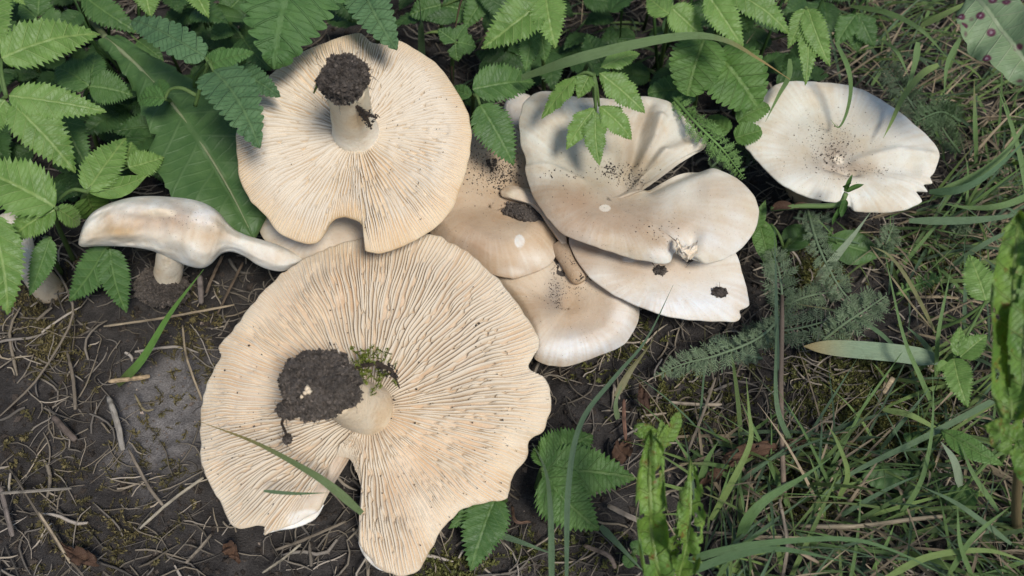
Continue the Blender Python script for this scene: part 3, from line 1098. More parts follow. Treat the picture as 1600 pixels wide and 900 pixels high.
for x, ty, by, hd, z in st2:
    cpt = P(x, (ty + by) / 2, z)
    k = 1 / ppm(cpt)
    hh = max(.6, (by - ty) / 2) * k
    vd = (CAM - cpt).normalized()
    upv = (Vector((0, 1, 0)) - vd * vd.y).normalized()
    dep = (vd * .94 - Vector((0, 0, 1)) * .0).normalized()
    rw = []
    for j in range(NSD):
        an = 2 * math.pi * j / NSD
        cx, sx = math.cos(an), math.sin(an)
        e = .82
        ux = math.copysign(abs(sx) ** e, sx)
        dx = math.copysign(abs(cx) ** e, cx)
        # the lower front is tucked in: cap margin overhanging a hollow
        tuck = 1.0 - .35 * sm(-.35, -.95, sx) * (1 if cx > 0 else .4)
        nz = noise.noise((x * .02, sx * 1.5 + 3, cx * 1.5)) * .0034 + noise.noise((x * .07, sx * 3, cx * 3)) * .0011
        if cx > 0:
            nz -= .0024 * math.exp(-((sx - .02 + .1 * noise.noise((x * .03, 1, 1))) / .22) ** 2) * sm(150, 185, x) * sm(350, 315, x)
            nz += .0004 * noise.noise((x * .45, sx * 2, 3)) * math.exp(-((sx - .05) / .4) ** 2) * sm(150, 180, x) * sm(350, 320, x)
        nz *= sm(0, .024, hd) ** 2
        rw.append(cpt + upv * (hh * ux) + dep * (hd * .62 * dx * tuck) + vd * nz)
    rows.append(rw)
allp = [p for r in rows for p in r]
mbc = Cap.__new__(Cap)
mbc.base, mbc.rimcol = (.82, .79, .70), None
mbc.blobs = ((190, 362, 40, 14, (.70, .50, .27), .85), (150, 370, 20, 12, (.68, .50, .30), .45), (235, 345, 60, 18, (.70, .55, .42), .6), (275, 340, 34, 20, (.62, .47, .36), .55),
             (325, 374, 14, 24, (.66, .46, .26), .4), (245, 333, 34, 7, (.84, .72, .54), .8, 2), (345, 365, 20, 10, (.72, .54, .34), .5), (420, 405, 30, 10, (.76, .64, .50), .4),
             (320, 338, 22, 14, (.88, .87, .84), .8, 2), (250, 372, 60, 10, (.84, .76, .62), .5))
col = mbc.colour(allp, [0] * len(allp))
pq = proj_np(allp)
for i, (x_, y_) in enumerate(pq):
    yy_ = 352 + (x_ - 240) * .12
    k = math.exp(-((y_ - yy_) / 16) ** 2) * sm(145, 175, x_) * sm(350, 320, x_)
    s_ = noise.noise((x_ * .22, y_ * .05, 3)) * .5 + noise.noise((x_ * .05, y_ * .08, 7)) * .5
    k *= max(0, .45 + s_)
    col[i] = col[i] * (1 - .6 * k) + np.array((.56, .40, .25)) * .6 * k
    g_ = 1 + .09 * noise.noise((x_ * .06, y_ * .06, 2)) + .05 * noise.noise((x_ * .2, y_ * .2, 5))
    col[i] *= (1 + (g_ - 1) * .6, g_, 1 + (g_ - 1) * 1.4)
mb.grid(rows, True, [[tuple(col[i * NSD + j]) for j in range(NSD)] for i in range(len(rows))])
mb.f.append(tuple(range(NSD))[::-1])
mb.f.append(tuple((len(rows) - 1) * NSD + j for j in range(NSD)))
mb.build('cap', M['cap'], th)
SIDE_BVH = BVHTree.FromPolygons([tuple(v) for v in mb.v], mb.f)
lathe_stem(th, [P(272, 372, .054), P(267, 400, .040), P(262, 432, .020)], [.0068, .0064, .0068], ((.84, .78, .66), (.78, .66, .48)), 12)
clod(th, P(254, 449, .014), [Vector((.0125, 0, 0)), Vector((0, .009, .002)), Vector((0, -.002, .011))], 51, crumbs=1100, fibres=30)
CAP_POLYS.append([(s[0], s[1]) for s in STN] + [(s[0], s[2]) for s in STN[::-1]])

# ---- soil crumbs lying on the caps
def crumbs(key, label, spots, seed, extra_bvh=None):
    rnd = random.Random(seed)
    cp, t_ = CAPS[key]
    bv = extra_bvh or cp.bvh()
    mb = MB()
    n = 0
    for x, y, sx, sy, cnt, s0, s1 in spots:
        for _ in range(cnt):
            px, py = rnd.gauss(x, sx), rnd.gauss(y, sy)
            h = bv.ray_cast(CAM, ray(px, py).normalized())
            if h[0] is None:
                continue
            s = rnd.uniform(s0, s1) * .00075 * (1.6 if rnd.random() < .08 else 1)
            lift = .0022 if key in ('big', 'up') else .0
            mb.bit(h[0] + h[1] * (s * .3) + (cp.n * lift if cp else Vector()), s, rnd, (rnd.uniform(.4, 1.3),) * 3)
    o = mb.build('soil_crumbs', M['clod'], smooth=False)
    tag(o, label, 'soil', None, 'stuff')


crumbs('big', 'dark soil crumbs scattered over the gills of the largest mushroom', ((600, 600, 150, 130, 330, .2, .62), (770, 650, 40, 60, 40, .2, .6), (400, 720, 50, 60, 70, .2, .6), (745, 510, 4, 6, 5, .6, 1.0), (628, 625, 26, 30, 60, .2, .5), (523, 540, 4, 5, 4, .8, 1.3)), 1)
crumbs('up', 'fine soil crumbs on the gills of the round upturned mushroom', ((600, 230, 60, 50, 90, .18, .5), (660, 180, 30, 40, 14, .2, .4), (653, 294, 2, 6, 7, .3, .5)), 2)
crumbs('mid', 'soil crumbs around the hollow of the broad stained cap', ((965, 268, 22, 9, 170, .18, .55), (992, 282, 16, 8, 90, .2, .6), (955, 266, 7, 5, 40, .4, .9), (930, 300, 60, 40, 90, .12, .35), (1030, 362, 18, 7, 40, .2, .5), (870, 275, 22, 6, 24, .3, .7), (1000, 350, 90, 40, 160, .1, .26), (930, 240, 60, 40, 90, .1, .26)), 3)
crumbs('tan', 'thick soil crumbs spread on the tan cap', ((765, 262, 26, 20, 460, .18, .6), (790, 275, 14, 14, 180, .25, .8), (768, 258, 5, 5, 30, .5, 1.2), (750, 330, 50, 40, 60, .15, .35)), 4)
crumbs('bot', 'soil crumbs in the hollow of the lowest cap', ((870, 460, 8, 14, 180, .15, .5), (890, 452, 22, 8, 90, .15, .4), (900, 500, 60, 30, 50, .1, .3)), 5)
crumbs('right', 'dark soil crumbs in the sunken middle of the white cap among the grass', ((1300, 232, 26, 24, 330, .15, .5), (1345, 266, 32, 8, 90, .15, .45), (1300, 245, 10, 8, 90, .2, .6), (1300, 230, 60, 44, 300, .1, .28)), 6)
crumbs('low', 'few soil crumbs on the smooth white cap', ((1030, 425, 5, 4, 26, .4, 1.2), (1030, 430, 70, 25, 120, .1, .26)), 7)
crumbs('side', 'soil crumbs on the cap with the long lip', ((305, 340, 28, 12, 110, .12, .4), (290, 390, 60, 20, 40, .12, .35), (220, 330, 50, 16, 40, .12, .3)), 8, SIDE_BVH)
for (k, x, y, s, lb) in (('low', 1031, 424, .0030, 'small soil lump on the pale cap under the torn rim'), ('low', 1124, 458, .0034, 'small dark soil lump with a thread near the ragged end of the pale cap'),
                         ('low', 1076, 405, .0020, 'tiny soil lump just under the torn flap')):
    h = CAPS[k][0].bvh().ray_cast(CAM, ray(x, y).normalized())
    if h[0] is not None:
        o = clod(None, h[0] + Vector((0, 0, s * .25)), [Vector((s, 0, 0)), Vector((0, s * .7, 0)), Vector((0, 0, s * .5))], int(x), 'soil_lump', 70, 1, big=False)
        tag(o, lb, 'soil')

# ------------------------------------------------------------------ leaves
def w_ovate(u):
    return max(0, math.sin(math.pi * u ** .62)) ** .85


def w_broad(u):
    return max(0, math.sin(math.pi * u ** .55)) ** .62


def w_lance(u):
    return max(0, math.sin(math.pi * u ** .8)) ** 1.0


def w_round(u):
    return max(0, math.sin(math.pi * (u * .96 + .02) ** .75)) ** .5


def table(tab):
    xs, ys = [p[0] for p in tab], [p[1] for p in tab]
    return lambda u: float(np.interp(u, xs, ys))


KINDS = {  # width profile, teeth, tooth depth, side veins, vein slope, tooth shape
    'elder': (w_ovate, 19, .21, 7, 1.0, 'saw'),
    'elder_lobed': (table([(0, 0), (.06, .3), (.18, .62), (.3, .95), (.38, .98), (.43, .80), (.55, .85), (.62, .80), (.68, .62), (.8, .45), (.9, .24), (1, 0)]), 20, .16, 6, 1.0, 'saw'),
    'nettle': (w_broad, 13, .22, 7, .9, 'cren'),
    'crenate': (w_round, 11, .16, 5, .8, 'cren'),
    'plain': (w_lance, 6, .03, 7, .9, 'saw'),
    'thistle': (table([(0, .18), (.12, .24), (.25, .34), (.36, .46), (.42, .56), (.50, .62), (.54, .86), (.58, .98), (.63, 1.0), (.68, .90), (.74, .95), (.80, .90), (.90, .62), (.97, .25), (1, 0)]), 14, .07, 9, .9, 'saw'),
    'dock': (table([(0, .25), (.1, .7), (.25, .95), (.5, 1), (.75, .8), (.92, .4), (1, 0)]), 8, .08, 8, .7, 'cren'),
}


def leaf(mb, B, T, W, kind, nrm, bend=.08, fold=.12, curve=0., droop=0., seed=0, wave=.04, curl=0., holes=0, quilt=None):
    """One leaf blade from base B to tip T, half width W (metres), appended to mb."""
    prof, teeth, dep, nlat, slope, shp = KINDS[kind]
    B, T = Vector(B), Vector(T)
    L = (T - B).length
    axv = (T - B) / L
    nrm = Vector(nrm)
    side = nrm.cross(axv).normalized()
    nrm = axv.cross(side).normalized()
    rnd = random.Random(seed)
    if quilt is None:
        quilt = .10 if kind in ('nettle', 'crenate') else .065
    per = 5
    nu = teeth * per
    vs = [-1, -.93, -.8, -.62, -.42, -.22, -.07, 0, .07, .22, .42, .62, .8, .93, 1]
    rows, ats = [], []
    ph = rnd.uniform(0, 9)
    tj = [rnd.uniform(.65, 1.25) for _ in range(teeth * 2 + 4)]
    lop = rnd.uniform(-.06, .06)
    for i in range(nu + 1):
        u = i / nu
        w0 = prof(u)
        rw, at_ = [], []
        for v in vs:
            s = 1 if v >= 0 else -1
            fr = (u * teeth + (0.37 if s > 0 else 0)) % 1.0
            ti = int(u * teeth) + (teeth if s > 0 else 0)
            if shp == 'saw':
                k = fr / .8 if fr < .8 else (1 - fr) / .2
            else:
                k = abs(math.sin(math.pi * fr)) ** .6
            d = dep * tj[ti % len(tj)] * (1.0 if u > .06 else .2)
            edge = (abs(v) ** 6)
            x = w0 * (1 - d * .5) * v + s * d * (k - .5) * edge * min(1, w0 * 1.6) * (1.0 if shp == 'saw' else 1.0)
            x *= (1 + lop * s)
            uu = u + (edge * dep * .22 * k * (W / L) if shp == 'saw' else 0) + .0
            sl = (u - slope * abs(x) * W / L * .8) * nlat + (0.15 if s > 0 else 0)
            f2 = abs((sl % 1) - .5) * 2
            h = bend * L * 4 * u * (1 - u) + fold * abs(x) * W - droop * L * u * u
            h += W * wave * noise.noise((u * 5 + ph, v * 1.5, seed * .37)) * 1.6
            h += W * quilt * (1 - f2 ** 3) * (1 - abs(v) ** 3) * sm(0, .1, abs(v))
            if edge > .3:
                h += W * wave * 1.2 * math.sin(u * teeth * 1.7 + ph + s) * edge
            xx = x * W
            if curl:
                a = curl * x
                h += W * (1 - math.cos(a)) / max(.2, abs(curl)) * 1.0
                xx = W * math.sin(a) / curl if abs(curl) > .01 else xx
            p = B + axv * (L * uu) + side * (xx + curve * L * 4 * u * (1 - u)) + nrm * h
            rw.append(p)
            at_.append((u, x if abs(x) < 1.3 else 1.3, sl))
        rows.append(rw)
        ats.append(at_)
    if not holes:
        mb.grid(rows, False, None, ats)
    else:
        # insect-eaten: faces dropped where a noise field is high
        o = len(mb.v)
        mb.grid(rows, False, None, ats)
        nf = nu * (len(vs) - 1)
        fs = mb.f[-nf:]
        keep = []
        for f in fs:
            i, j = divmod(f[0] - o, len(vs))
            u, v = i / nu, vs[j]
            q = noise.noise((u * 8 + ph, v * 2.2, 1.7)) + .5 * noise.noise((u * 19, v * 5 + ph, 4)) + .25 * abs(v) ** 3
            if q < holes or abs(v) < .1:
                keep.append(f)
        mb.f[-nf:] = keep


def leaf_mid(B, T):
    return Vector(B).lerp(Vector(T), .5)


def put_leaf(parent, bx, by, bz, tx, ty, tz, wpx, kind='elder', mat='elder', roll=0., pitch=0., seed=None, name='leaflet', **kw):
    B, T = P(bx, by, bz), P(tx, ty, tz)
    m = leaf_mid(B, T)
    vd = (CAM - m).normalized()
    n = (vd * .75 + Vector((0, 0, 1)) * .45).normalized()
    axv = (T - B).normalized()
    n = Matrix.Rotation(math.radians(roll), 3, axv) @ n
    W = wpx / 2 / ppm(m) / max(.5, abs(math.cos(math.radians(roll))))
    mb = MB()
    sd_ = seed if seed is not None else int(abs(bx * 7 + by * 13 + tx * 3)) % 997
    rr = random.Random(sd_)
    kw.setdefault('bend', rr.uniform(.03, .12))
    kw.setdefault('fold', rr.uniform(.05, .28))
    kw.setdefault('curve', rr.uniform(-.05, .05))
    leaf(mb, B, T, W, kind, n, seed=sd_, **kw)
    return mb.build(name, M[mat], parent)


STALK_G = (.10, .17, .045)


def put_stalk(parent, pts, r0=.0011, r1=.0008, col=STALK_G, name='stalk', sides=7, n=16):
    """pts: (x, y, z) photo position and height, root first."""
    w = [tuple(P(*p)) if not isinstance(p, Vector) else tuple(p) for p in pts]
    sp = spline(w, n) if len(w) > 2 else [np.array(w[0]) + (np.array(w[1]) - np.array(w[0])) * k / (n - 1) for k in range(n)]
    mb = MB()
    mb.tube([Vector(q) for q in sp], [r0 + (r1 - r0) * k / (n - 1) for k in range(n)], sides, col)
    return mb.build(name, M['green_stem'], parent)


def plant(name, label, cat, group, root, node, leaflets, kind='elder', mat='elder', extra=(), stalk_r=.0011, stalk_col=STALK_G, dz=0, lname='leaflet'):
    """root: (x, y) on the ground; node: (x, y, z) where the leaflets meet."""
    rp = P(root[0], root[1], 0)
    rp.z = ground_height(rp.x, rp.y) - .002
    t = thing(name, label, cat, rp, group)
    nd = P(*node)
    midp = rp.lerp(nd, .55) + Vector((0, 0, .012))
    put_stalk(t, [rp, midp, nd], stalk_r * 1.2, stalk_r * .8, stalk_col)
    for e in extra:
        put_stalk(t, e, stalk_r * .9, stalk_r * .6, stalk_col)
    for lf in leaflets:
        a = list(lf)
        kw = a.pop() if isinstance(a[-1], dict) else {}
        kw.setdefault('kind', kind)
        kw.setdefault('mat', mat)
        bx, by, bz, tx, ty, tz, w = a
        put_leaf(t, bx, by, bz + dz, tx, ty, tz + dz, w, name=lname, **kw)
        # short stalk from node to blade
        b = P(bx, by, bz + dz)
        if (b - nd).length > .006:
            put_stalk(t, [nd, nd.lerp(b, .5) + Vector((0, 0, .002)), b], stalk_r * .8, stalk_r * .5, stalk_col, n=8)
    return t


EG = 'ground elder leaves at the edge of the thicket'
D = dict
# left side
plant('ground_elder_leaf', 'bright ground elder leaf with four wide toothed leaflets above the white mushrooms', 'leaf', EG, (-30, 260), (10, 150, .105),
      [(2, 92, .112, 156, 54, .100, 78), (14, 150, .106, 167, 175, .094, 60), (20, 162, .104, 118, 270, .080, 78), (8, 156, .104, -22, 222, .09, 46)],
      extra=([(10, 150, .105), (0, 120, .109), (2, 92, .112)],))
plant('ground_elder_leaf', 'big toothed leaf hanging down over the top corner of the thicket', 'leaf', EG, (-40, 190), (-16, -30, .115),
      [(-14, -25, .115, 8, 84, .105, 64), (-10, -30, .114, 40, 8, .11, 30)], mat='elder')
plant('ground_elder_leaf', 'small rounded toothed leaf between bright ground elder leaflets', 'leaf', EG, (70, 170), (62, 30, .08),
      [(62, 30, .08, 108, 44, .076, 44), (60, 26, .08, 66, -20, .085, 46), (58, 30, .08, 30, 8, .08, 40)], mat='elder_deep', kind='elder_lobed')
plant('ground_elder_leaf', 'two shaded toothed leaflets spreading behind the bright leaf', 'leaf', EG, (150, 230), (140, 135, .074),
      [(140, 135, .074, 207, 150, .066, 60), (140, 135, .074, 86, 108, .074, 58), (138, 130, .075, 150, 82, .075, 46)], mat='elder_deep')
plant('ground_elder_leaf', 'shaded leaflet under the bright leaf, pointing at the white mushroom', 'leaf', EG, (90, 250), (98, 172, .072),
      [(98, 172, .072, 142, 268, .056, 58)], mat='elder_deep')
plant('ground_elder_leaf', 'large toothed leaf reaching in beside the hidden small mushroom', 'leaf', EG, (110, 400), (88, 325, .090),
      [(86, 324, .090, -46, 262, .100, 96), (86, 328, .089, 14, 378, .082, 54), (88, 325, .088, 124, 350, .070, 36)], mat='elder')
plant('ground_elder_leaf', 'upright toothed leaflets rising over the cap with the long lip', 'leaf', EG, (150, 380), (136, 299, .078),
      [(136, 299, .078, 197, 216, .076, 62), (138, 300, .077, 231, 273, .070, 28, D(roll=35, kind='plain', mat='elder')), (136, 301, .066, 158, 340, .034, 60), (200, 262, .072, 256, 246, .066, 48), (196, 258, .072, 206, 222, .072, 38)],
      mat='elder', extra=([(136, 299, .078), (112, 297, .080), (86, 316, .088)],))
plant('ground_elder_leaf', 'dark leaf drooping to the ground in front of the hidden small mushroom', 'leaf', EG, (-30, 460), (-14, 332, .098),
      [(-16, 335, .098, 12, 492, .070, 78)], mat='elder')
plant('ground_elder_leaf', 'narrow folded leaflet beside the drooping dark leaf', 'leaf', EG, (90, 420), (78, 372, .074),
      [(78, 372, .074, 46, 462, .058, 40)], mat='elder_deep')
plant('ground_elder_leaf', 'pair of leaflets hanging under the cap with the long lip', 'leaf', EG, (178, 400), (168, 386, .044),
      [(166, 386, .044, 108, 470, .020, 56), (172, 388, .044, 198, 488, .016, 50)], mat='elder_deep')
plant('ground_elder_leaf', 'toothed leaf tips poking in at the upper edge above the nettle', 'leaf', EG, (250, 120), (230, -40, .11),
      [(226, -30, .11, 236, 27, .10, 48), (296, -30, .108, 326, 28, .10, 42)], mat='elder')
# nettle
plant('nettle_plant', 'crinkled bluish green nettle shoot leaning over the rim of the round upturned mushroom', 'nettle', 'nettles behind the mushrooms', (300, 200), (326, 98, .122),
      [(322, 90, .123, 206, 33, .112, 54), (332, 100, .123, 397, 82, .128, 32, D(mat='nettle_light')), (334, 112, .122, 406, 232, .118, 84), (372, 112, .112, 438, 152, .110, 46),
       (326, 98, .121, 352, 74, .126, 22, D(mat='nettle_light')), (318, 88, .119, 285, 70, .112, 30, D(mat='nettle_light', roll=30))],
      kind='nettle', mat='nettle', extra=([(305, 165, .09), (316, 128, .105), (326, 98, .122)], [(308, 150, .095), (285, 138, .098), (266, 140, .096), (257, 156, .092)]), lname='leaf')
plant('nettle_leaf', 'small pale folded leaf on an arching stalk over the sow thistle leaf', 'nettle', 'nettles behind the mushrooms', (300, 215), (257, 154, .093),
      [(258, 154, .093, 217, 162, .084, 34), (256, 150, .093, 250, 124, .090, 28)], kind='nettle', mat='nettle_light', lname='leaf')
plant('nettle_plant', 'very broad nettle leaf hanging over the top of the round upturned mushroom', 'nettle', 'nettles behind the mushrooms', (480, 10), (478, -60, .135),
      [(482, -80, .136, 428, 108, .118, 172, D(bend=.1, fold=.05))], kind='nettle', mat='nettle_mid', lname='leaf')
plant('nettle_plant', 'narrower nettle leaf with a lighter folded leaf touching the upturned rim', 'nettle', 'nettles behind the mushrooms', (590, 60), (556, -16, .125),
      [(562, -30, .126, 620, 79, .118, 74), (548, 4, .108, 586, 56, .104, 42, D(mat='nettle_light', roll=-25))], kind='nettle', mat='nettle', lname='leaf')
# sow thistle
t = thing('sow_thistle_leaf', 'big dull green lobed leaf with a pale midrib behind the long lipped cap', 'leaf', P(392, 366, 0))
B0, T0 = P(166, 60, .070), P(396, 372, .050)
mdl = leaf_mid(B0, T0)
nn_ = ((CAM - mdl).normalized() * .7 + Vector((0, 0, .5))).normalized()
mb = MB()
leaf(mb, B0, T0, 92 / ppm(mdl), 'thistle', nn_, bend=.05, fold=.10, curve=.045, seed=5, wave=.06)
bl = mb.build('blade', M['thistle'], t)
sx_ = nn_.cross((T0 - B0).normalized()).normalized()
L0 = (T0 - B0).length
pl = []
for k in range(20):
    u = k / 19 * .96
    pl.append(B0 + (T0 - B0) * u + sx_ * .045 * L0 * 4 * u * (1 - u) + nn_ * (.05 * L0 * 4 * u * (1 - u) + .0004))
mb = MB()
mb.tube(pl, [.0013 - .001 * k / 19 for k in range(20)], 6, (.24, .28, .15))
mb.build('midrib', M['green_stem'], t)
put_stalk(t, [P(166, 60, .068), P(150, 40, .05), P(140, 30, .0)], .0018, .0018, (.14, .17, .08))

# top middle
plant('ground_elder_leaf', 'ground elder leaf with long toothed leaflets above the gap between the mushrooms', 'leaf', EG, (850, 150), (846, 0, .125),
      [(846, 2, .125, 753, 76, .112, 74), (852, -12, .126, 868, 75, .116, 62), (832, 44, .104, 821, 112, .092, 38, D(mat='elder_deep')), (842, 40, .104, 852, 97, .094, 40, D(mat='elder_deep')), (840, -10, .126, 780, -10, .12, 50)],
      extra=([(846, 0, .125), (836, 22, .114), (834, 44, .104)],))
plant('ground_elder_leaf', 'deep green pair of toothed leaflets lying on the tan cap', 'leaf', EG, (738, 190), (742, 148, .090),
      [(738, 140, .091, 835, 129, .082, 66), (750, 164, .089, 803, 258, .072, 68), (736, 150, .088, 700, 140, .08, 30)], mat='elder_deep')
plant('ground_elder_leaf', 'small three part leaf beside the tall dark grass blade', 'leaf', EG, (705, 150), (712, 66, .085),
      [(712, 66, .085, 684, 46, .088, 34), (714, 66, .085, 744, 74, .08, 40), (712, 68, .085, 716, 96, .078, 30), (713, 62, .085, 730, 38, .088, 26)], mat='elder_deep', kind='elder_lobed')
plant('ground_elder_leaf', 'fresh three fingered leaf with slender leaflets resting over the stained cap', 'leaf', EG, (905, 130), (928, 118, .110),
      [(902, 118, .109, 846, 186, .094, 36, D(roll=20)), (924, 112, .110, 903, 154, .102, 36), (936, 114, .110, 1008, 177, .098, 52), (930, 168, .098, 885, 234, .086, 42),
       (936, 166, .098, 987, 219, .088, 46), (931, 174, .097, 937, 259, .084, 42), (938, 106, .110, 1000, 84, .108, 36)],
      mat='elder', kind='elder_lobed', extra=([(928, 116, .110), (928, 142, .104), (931, 168, .098)],))
plant('ground_elder_leaf', 'light green leaflets under the upper edge where the arching grass blade bends', 'leaf', EG, (1030, 120), (1046, 12, .115),
      [(1046, 22, .115, 1012, -6, .114, 44), (1048, 12, .116, 1099, 58, .106, 54), (1040, 0, .116, 1058, -40, .11, 40)])
plant('ground_elder_leaf', 'two broad toothed leaflets at the upper edge right of the arching grass bend', 'leaf', EG, (1120, 90), (1110, -20, .125),
      [(1106, -8, .125, 1161, 74, .112, 54), (1140, -14, .124, 1233, 54, .112, 52), (1180, -30, .12, 1240, -8, .115, 40)])
plant('ground_elder_leaf', 'drooping three fingered leaf hanging just above the white cap in the grass', 'leaf', EG, (1260, 90), (1259, 12, .112),
      [(1257, 14, .112, 1231, 76, .100, 32), (1258, 26, .110, 1258, 134, .092, 34), (1262, 14, .112, 1297, 104, .098, 42)])
plant('ground_elder_leaf', 'shaded lobed leaf behind the drooping three fingered leaf', 'leaf', EG, (1350, 90), (1338, 22, .07),
      [(1338, 22, .07, 1306, 72, .06, 42), (1340, 22, .07, 1366, 74, .06, 44), (1338, 20, .07, 1340, 82, .055, 40)], mat='elder_deep', kind='elder_lobed')
CG = 'round leaved plants beside the bright yarrow'
plant('crenate_leaf', 'soft light green scalloped leaf under the arching grass blade', 'leaf', CG, (1110, 130), (1104, 60, .09),
      [(1100, 62, .09, 1074, 150, .076, 88)], kind='crenate', mat='crenate', lname='blade')
plant('crenate_leaf', 'large rounded scalloped leaf between the bright yarrow and the white cap', 'leaf', CG, (1150, 170), (1118, 84, .086),
      [(1118, 84, .086, 1182, 166, .072, 104)], kind='crenate', mat='crenate', lname='blade')
plant('crenate_leaf', 'dark leaf turned underside up behind the fold of the stained cap', 'leaf', CG, (1085, 170), (1086, 146, .06),
      [(1086, 146, .06, 1012, 146, .062, 50)], kind='crenate', mat='elder_deep', lname='blade')
plant('crenate_leaf', 'small pair of toothed leaves squeezed between yarrow and white cap', 'leaf', CG, (1150, 240), (1150, 205, .055),
      [(1152, 190, .056, 1202, 166, .060, 36), (1148, 216, .054, 1190, 204, .056, 38), (1140, 206, .052, 1106, 184, .05, 32)], kind='crenate', mat='crenate', lname='blade')
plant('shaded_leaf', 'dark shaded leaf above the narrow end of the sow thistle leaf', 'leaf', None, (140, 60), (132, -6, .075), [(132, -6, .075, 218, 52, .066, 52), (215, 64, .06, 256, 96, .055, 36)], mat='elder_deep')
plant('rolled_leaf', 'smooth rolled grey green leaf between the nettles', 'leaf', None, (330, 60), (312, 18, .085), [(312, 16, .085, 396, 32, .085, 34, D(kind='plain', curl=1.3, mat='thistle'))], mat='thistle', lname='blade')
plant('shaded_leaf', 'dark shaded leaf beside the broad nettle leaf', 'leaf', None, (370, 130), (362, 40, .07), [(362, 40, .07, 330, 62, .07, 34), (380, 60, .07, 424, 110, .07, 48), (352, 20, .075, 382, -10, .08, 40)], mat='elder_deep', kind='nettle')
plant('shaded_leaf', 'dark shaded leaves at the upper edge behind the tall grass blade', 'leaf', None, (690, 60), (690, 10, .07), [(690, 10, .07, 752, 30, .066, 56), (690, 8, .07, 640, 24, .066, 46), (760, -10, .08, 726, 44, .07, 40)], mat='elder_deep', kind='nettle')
# right and lower leaves
plant('ground_elder_leaf', 'green toothed leaf beside the ragged edge of the largest mushroom', 'leaf', EG, (838, 760), (852, 738, .026),
      [(846, 738, .026, 992, 748, .022, 92, D(fold=.08)), (850, 734, .026, 926, 680, .024, 88, D(fold=.08)), (850, 742, .026, 936, 828, .018, 92, D(fold=.08)), (850, 730, .026, 848, 692, .02, 40)], mat='crenate', kind='elder')
plant('ground_elder_leaf', 'dark leaf half under the lower rim of the largest mushroom', 'leaf', EG, (790, 780), (776, 776, .016),
      [(774, 776, .016, 736, 892, .010, 78), (778, 780, .014, 700, 826, .012, 40)], mat='elder_deep')
plant('strawberry_leaf', 'young toothed leaf on a slanting stalk near the curled dock', 'leaf', 'small toothed leaves near the curled dock', (1455, 590), (1492, 556, .034),
      [(1540, 470, .042, 1514, 398, .046, 52), (1490, 560, .034, 1512, 637, .030, 46), (1496, 556, .036, 1500, 510, .040, 26), (1500, 558, .036, 1542, 524, .040, 40), (1480, 566, .034, 1462, 580, .032, 18)],
      mat='elder', kind='elder', extra=([(1462, 515, .02), (1500, 500, .03), (1545, 470, .042)],))
plant('broad_leaf', 'flat dull leaf lying below the white cap in the grass', 'leaf', None, (1290, 380), (1292, 372, .012), [(1292, 374, .012, 1378, 400, .010, 56)], kind='plain', mat='elder_deep', lname='blade')
plant('broad_leaf', 'yellowing leaf beside the rim of the stained cap', 'leaf', None, (1200, 420), (1186, 348, .03),
      [(1184, 338, .03, 1207, 428, .018, 36), (1182, 360, .03, 1196, 312, .04, 18, D(mat='crenate'))], kind='plain', mat='crenate', lname='blade')
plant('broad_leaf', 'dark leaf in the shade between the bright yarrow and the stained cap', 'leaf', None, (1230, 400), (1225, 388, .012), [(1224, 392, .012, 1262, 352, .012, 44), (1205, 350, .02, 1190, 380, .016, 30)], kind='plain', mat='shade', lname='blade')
plant('seedling', 'tiny two leaved seedling in the mossy patch', 'seedling', None, (1424, 690), (1424, 688, .010), [(1424, 688, .01, 1412, 678, .012, 15), (1424, 688, .01, 1438, 676, .012, 15), (1424, 690, .01, 1430, 700, .01, 11)], kind='crenate', mat='elder_deep', stalk_r=.0006)
plant('broad_leaf', 'crumpled grey green leaf on the moss below the seedling', 'leaf', None, (1450, 740), (1440, 738, .008), [(1440, 738, .008, 1346, 746, .008, 40)], kind='thistle', mat='thistle', lname='blade')
plant('broad_leaf', 'pale leaf lying under the tangled grass at the lower right', 'leaf', None, (1560, 730), (1548, 716, .03), [(1470, 672, .026, 1570, 728, .03, 36, D(fold=.3)), (1480, 790, .012, 1530, 770, .014, 44)], kind='plain', mat='crenate', lname='blade')
plant('broad_leaf', 'small dark round leaves in the litter below the lobed leaf', 'leaf', None, (985, 880), (990, 866, .008), [(990, 868, .008, 978, 886, .006, 24), (992, 864, .008, 1004, 848, .008, 28)], kind='crenate', mat='elder_deep', lname='blade')

# curled dock leaves close to the lens
def dock(name, label, root, pieces, stalk, mat='dock', group=None):
    rp = P(root[0], root[1], 0)
    t = thing(name, label, 'dock leaf', rp, group)
    if stalk:
        put_stalk(t, [rp] + [P(*s) for s in stalk], .0022, .0016, (.16, .12, .06))
    for a in pieces:
        a = list(a)
        kw = a.pop() if isinstance(a[-1], dict) else {}
        kw.setdefault('kind', 'dock')
        kw.setdefault('mat', mat)
        put_leaf(t, *a, name='blade', **kw)
    return t


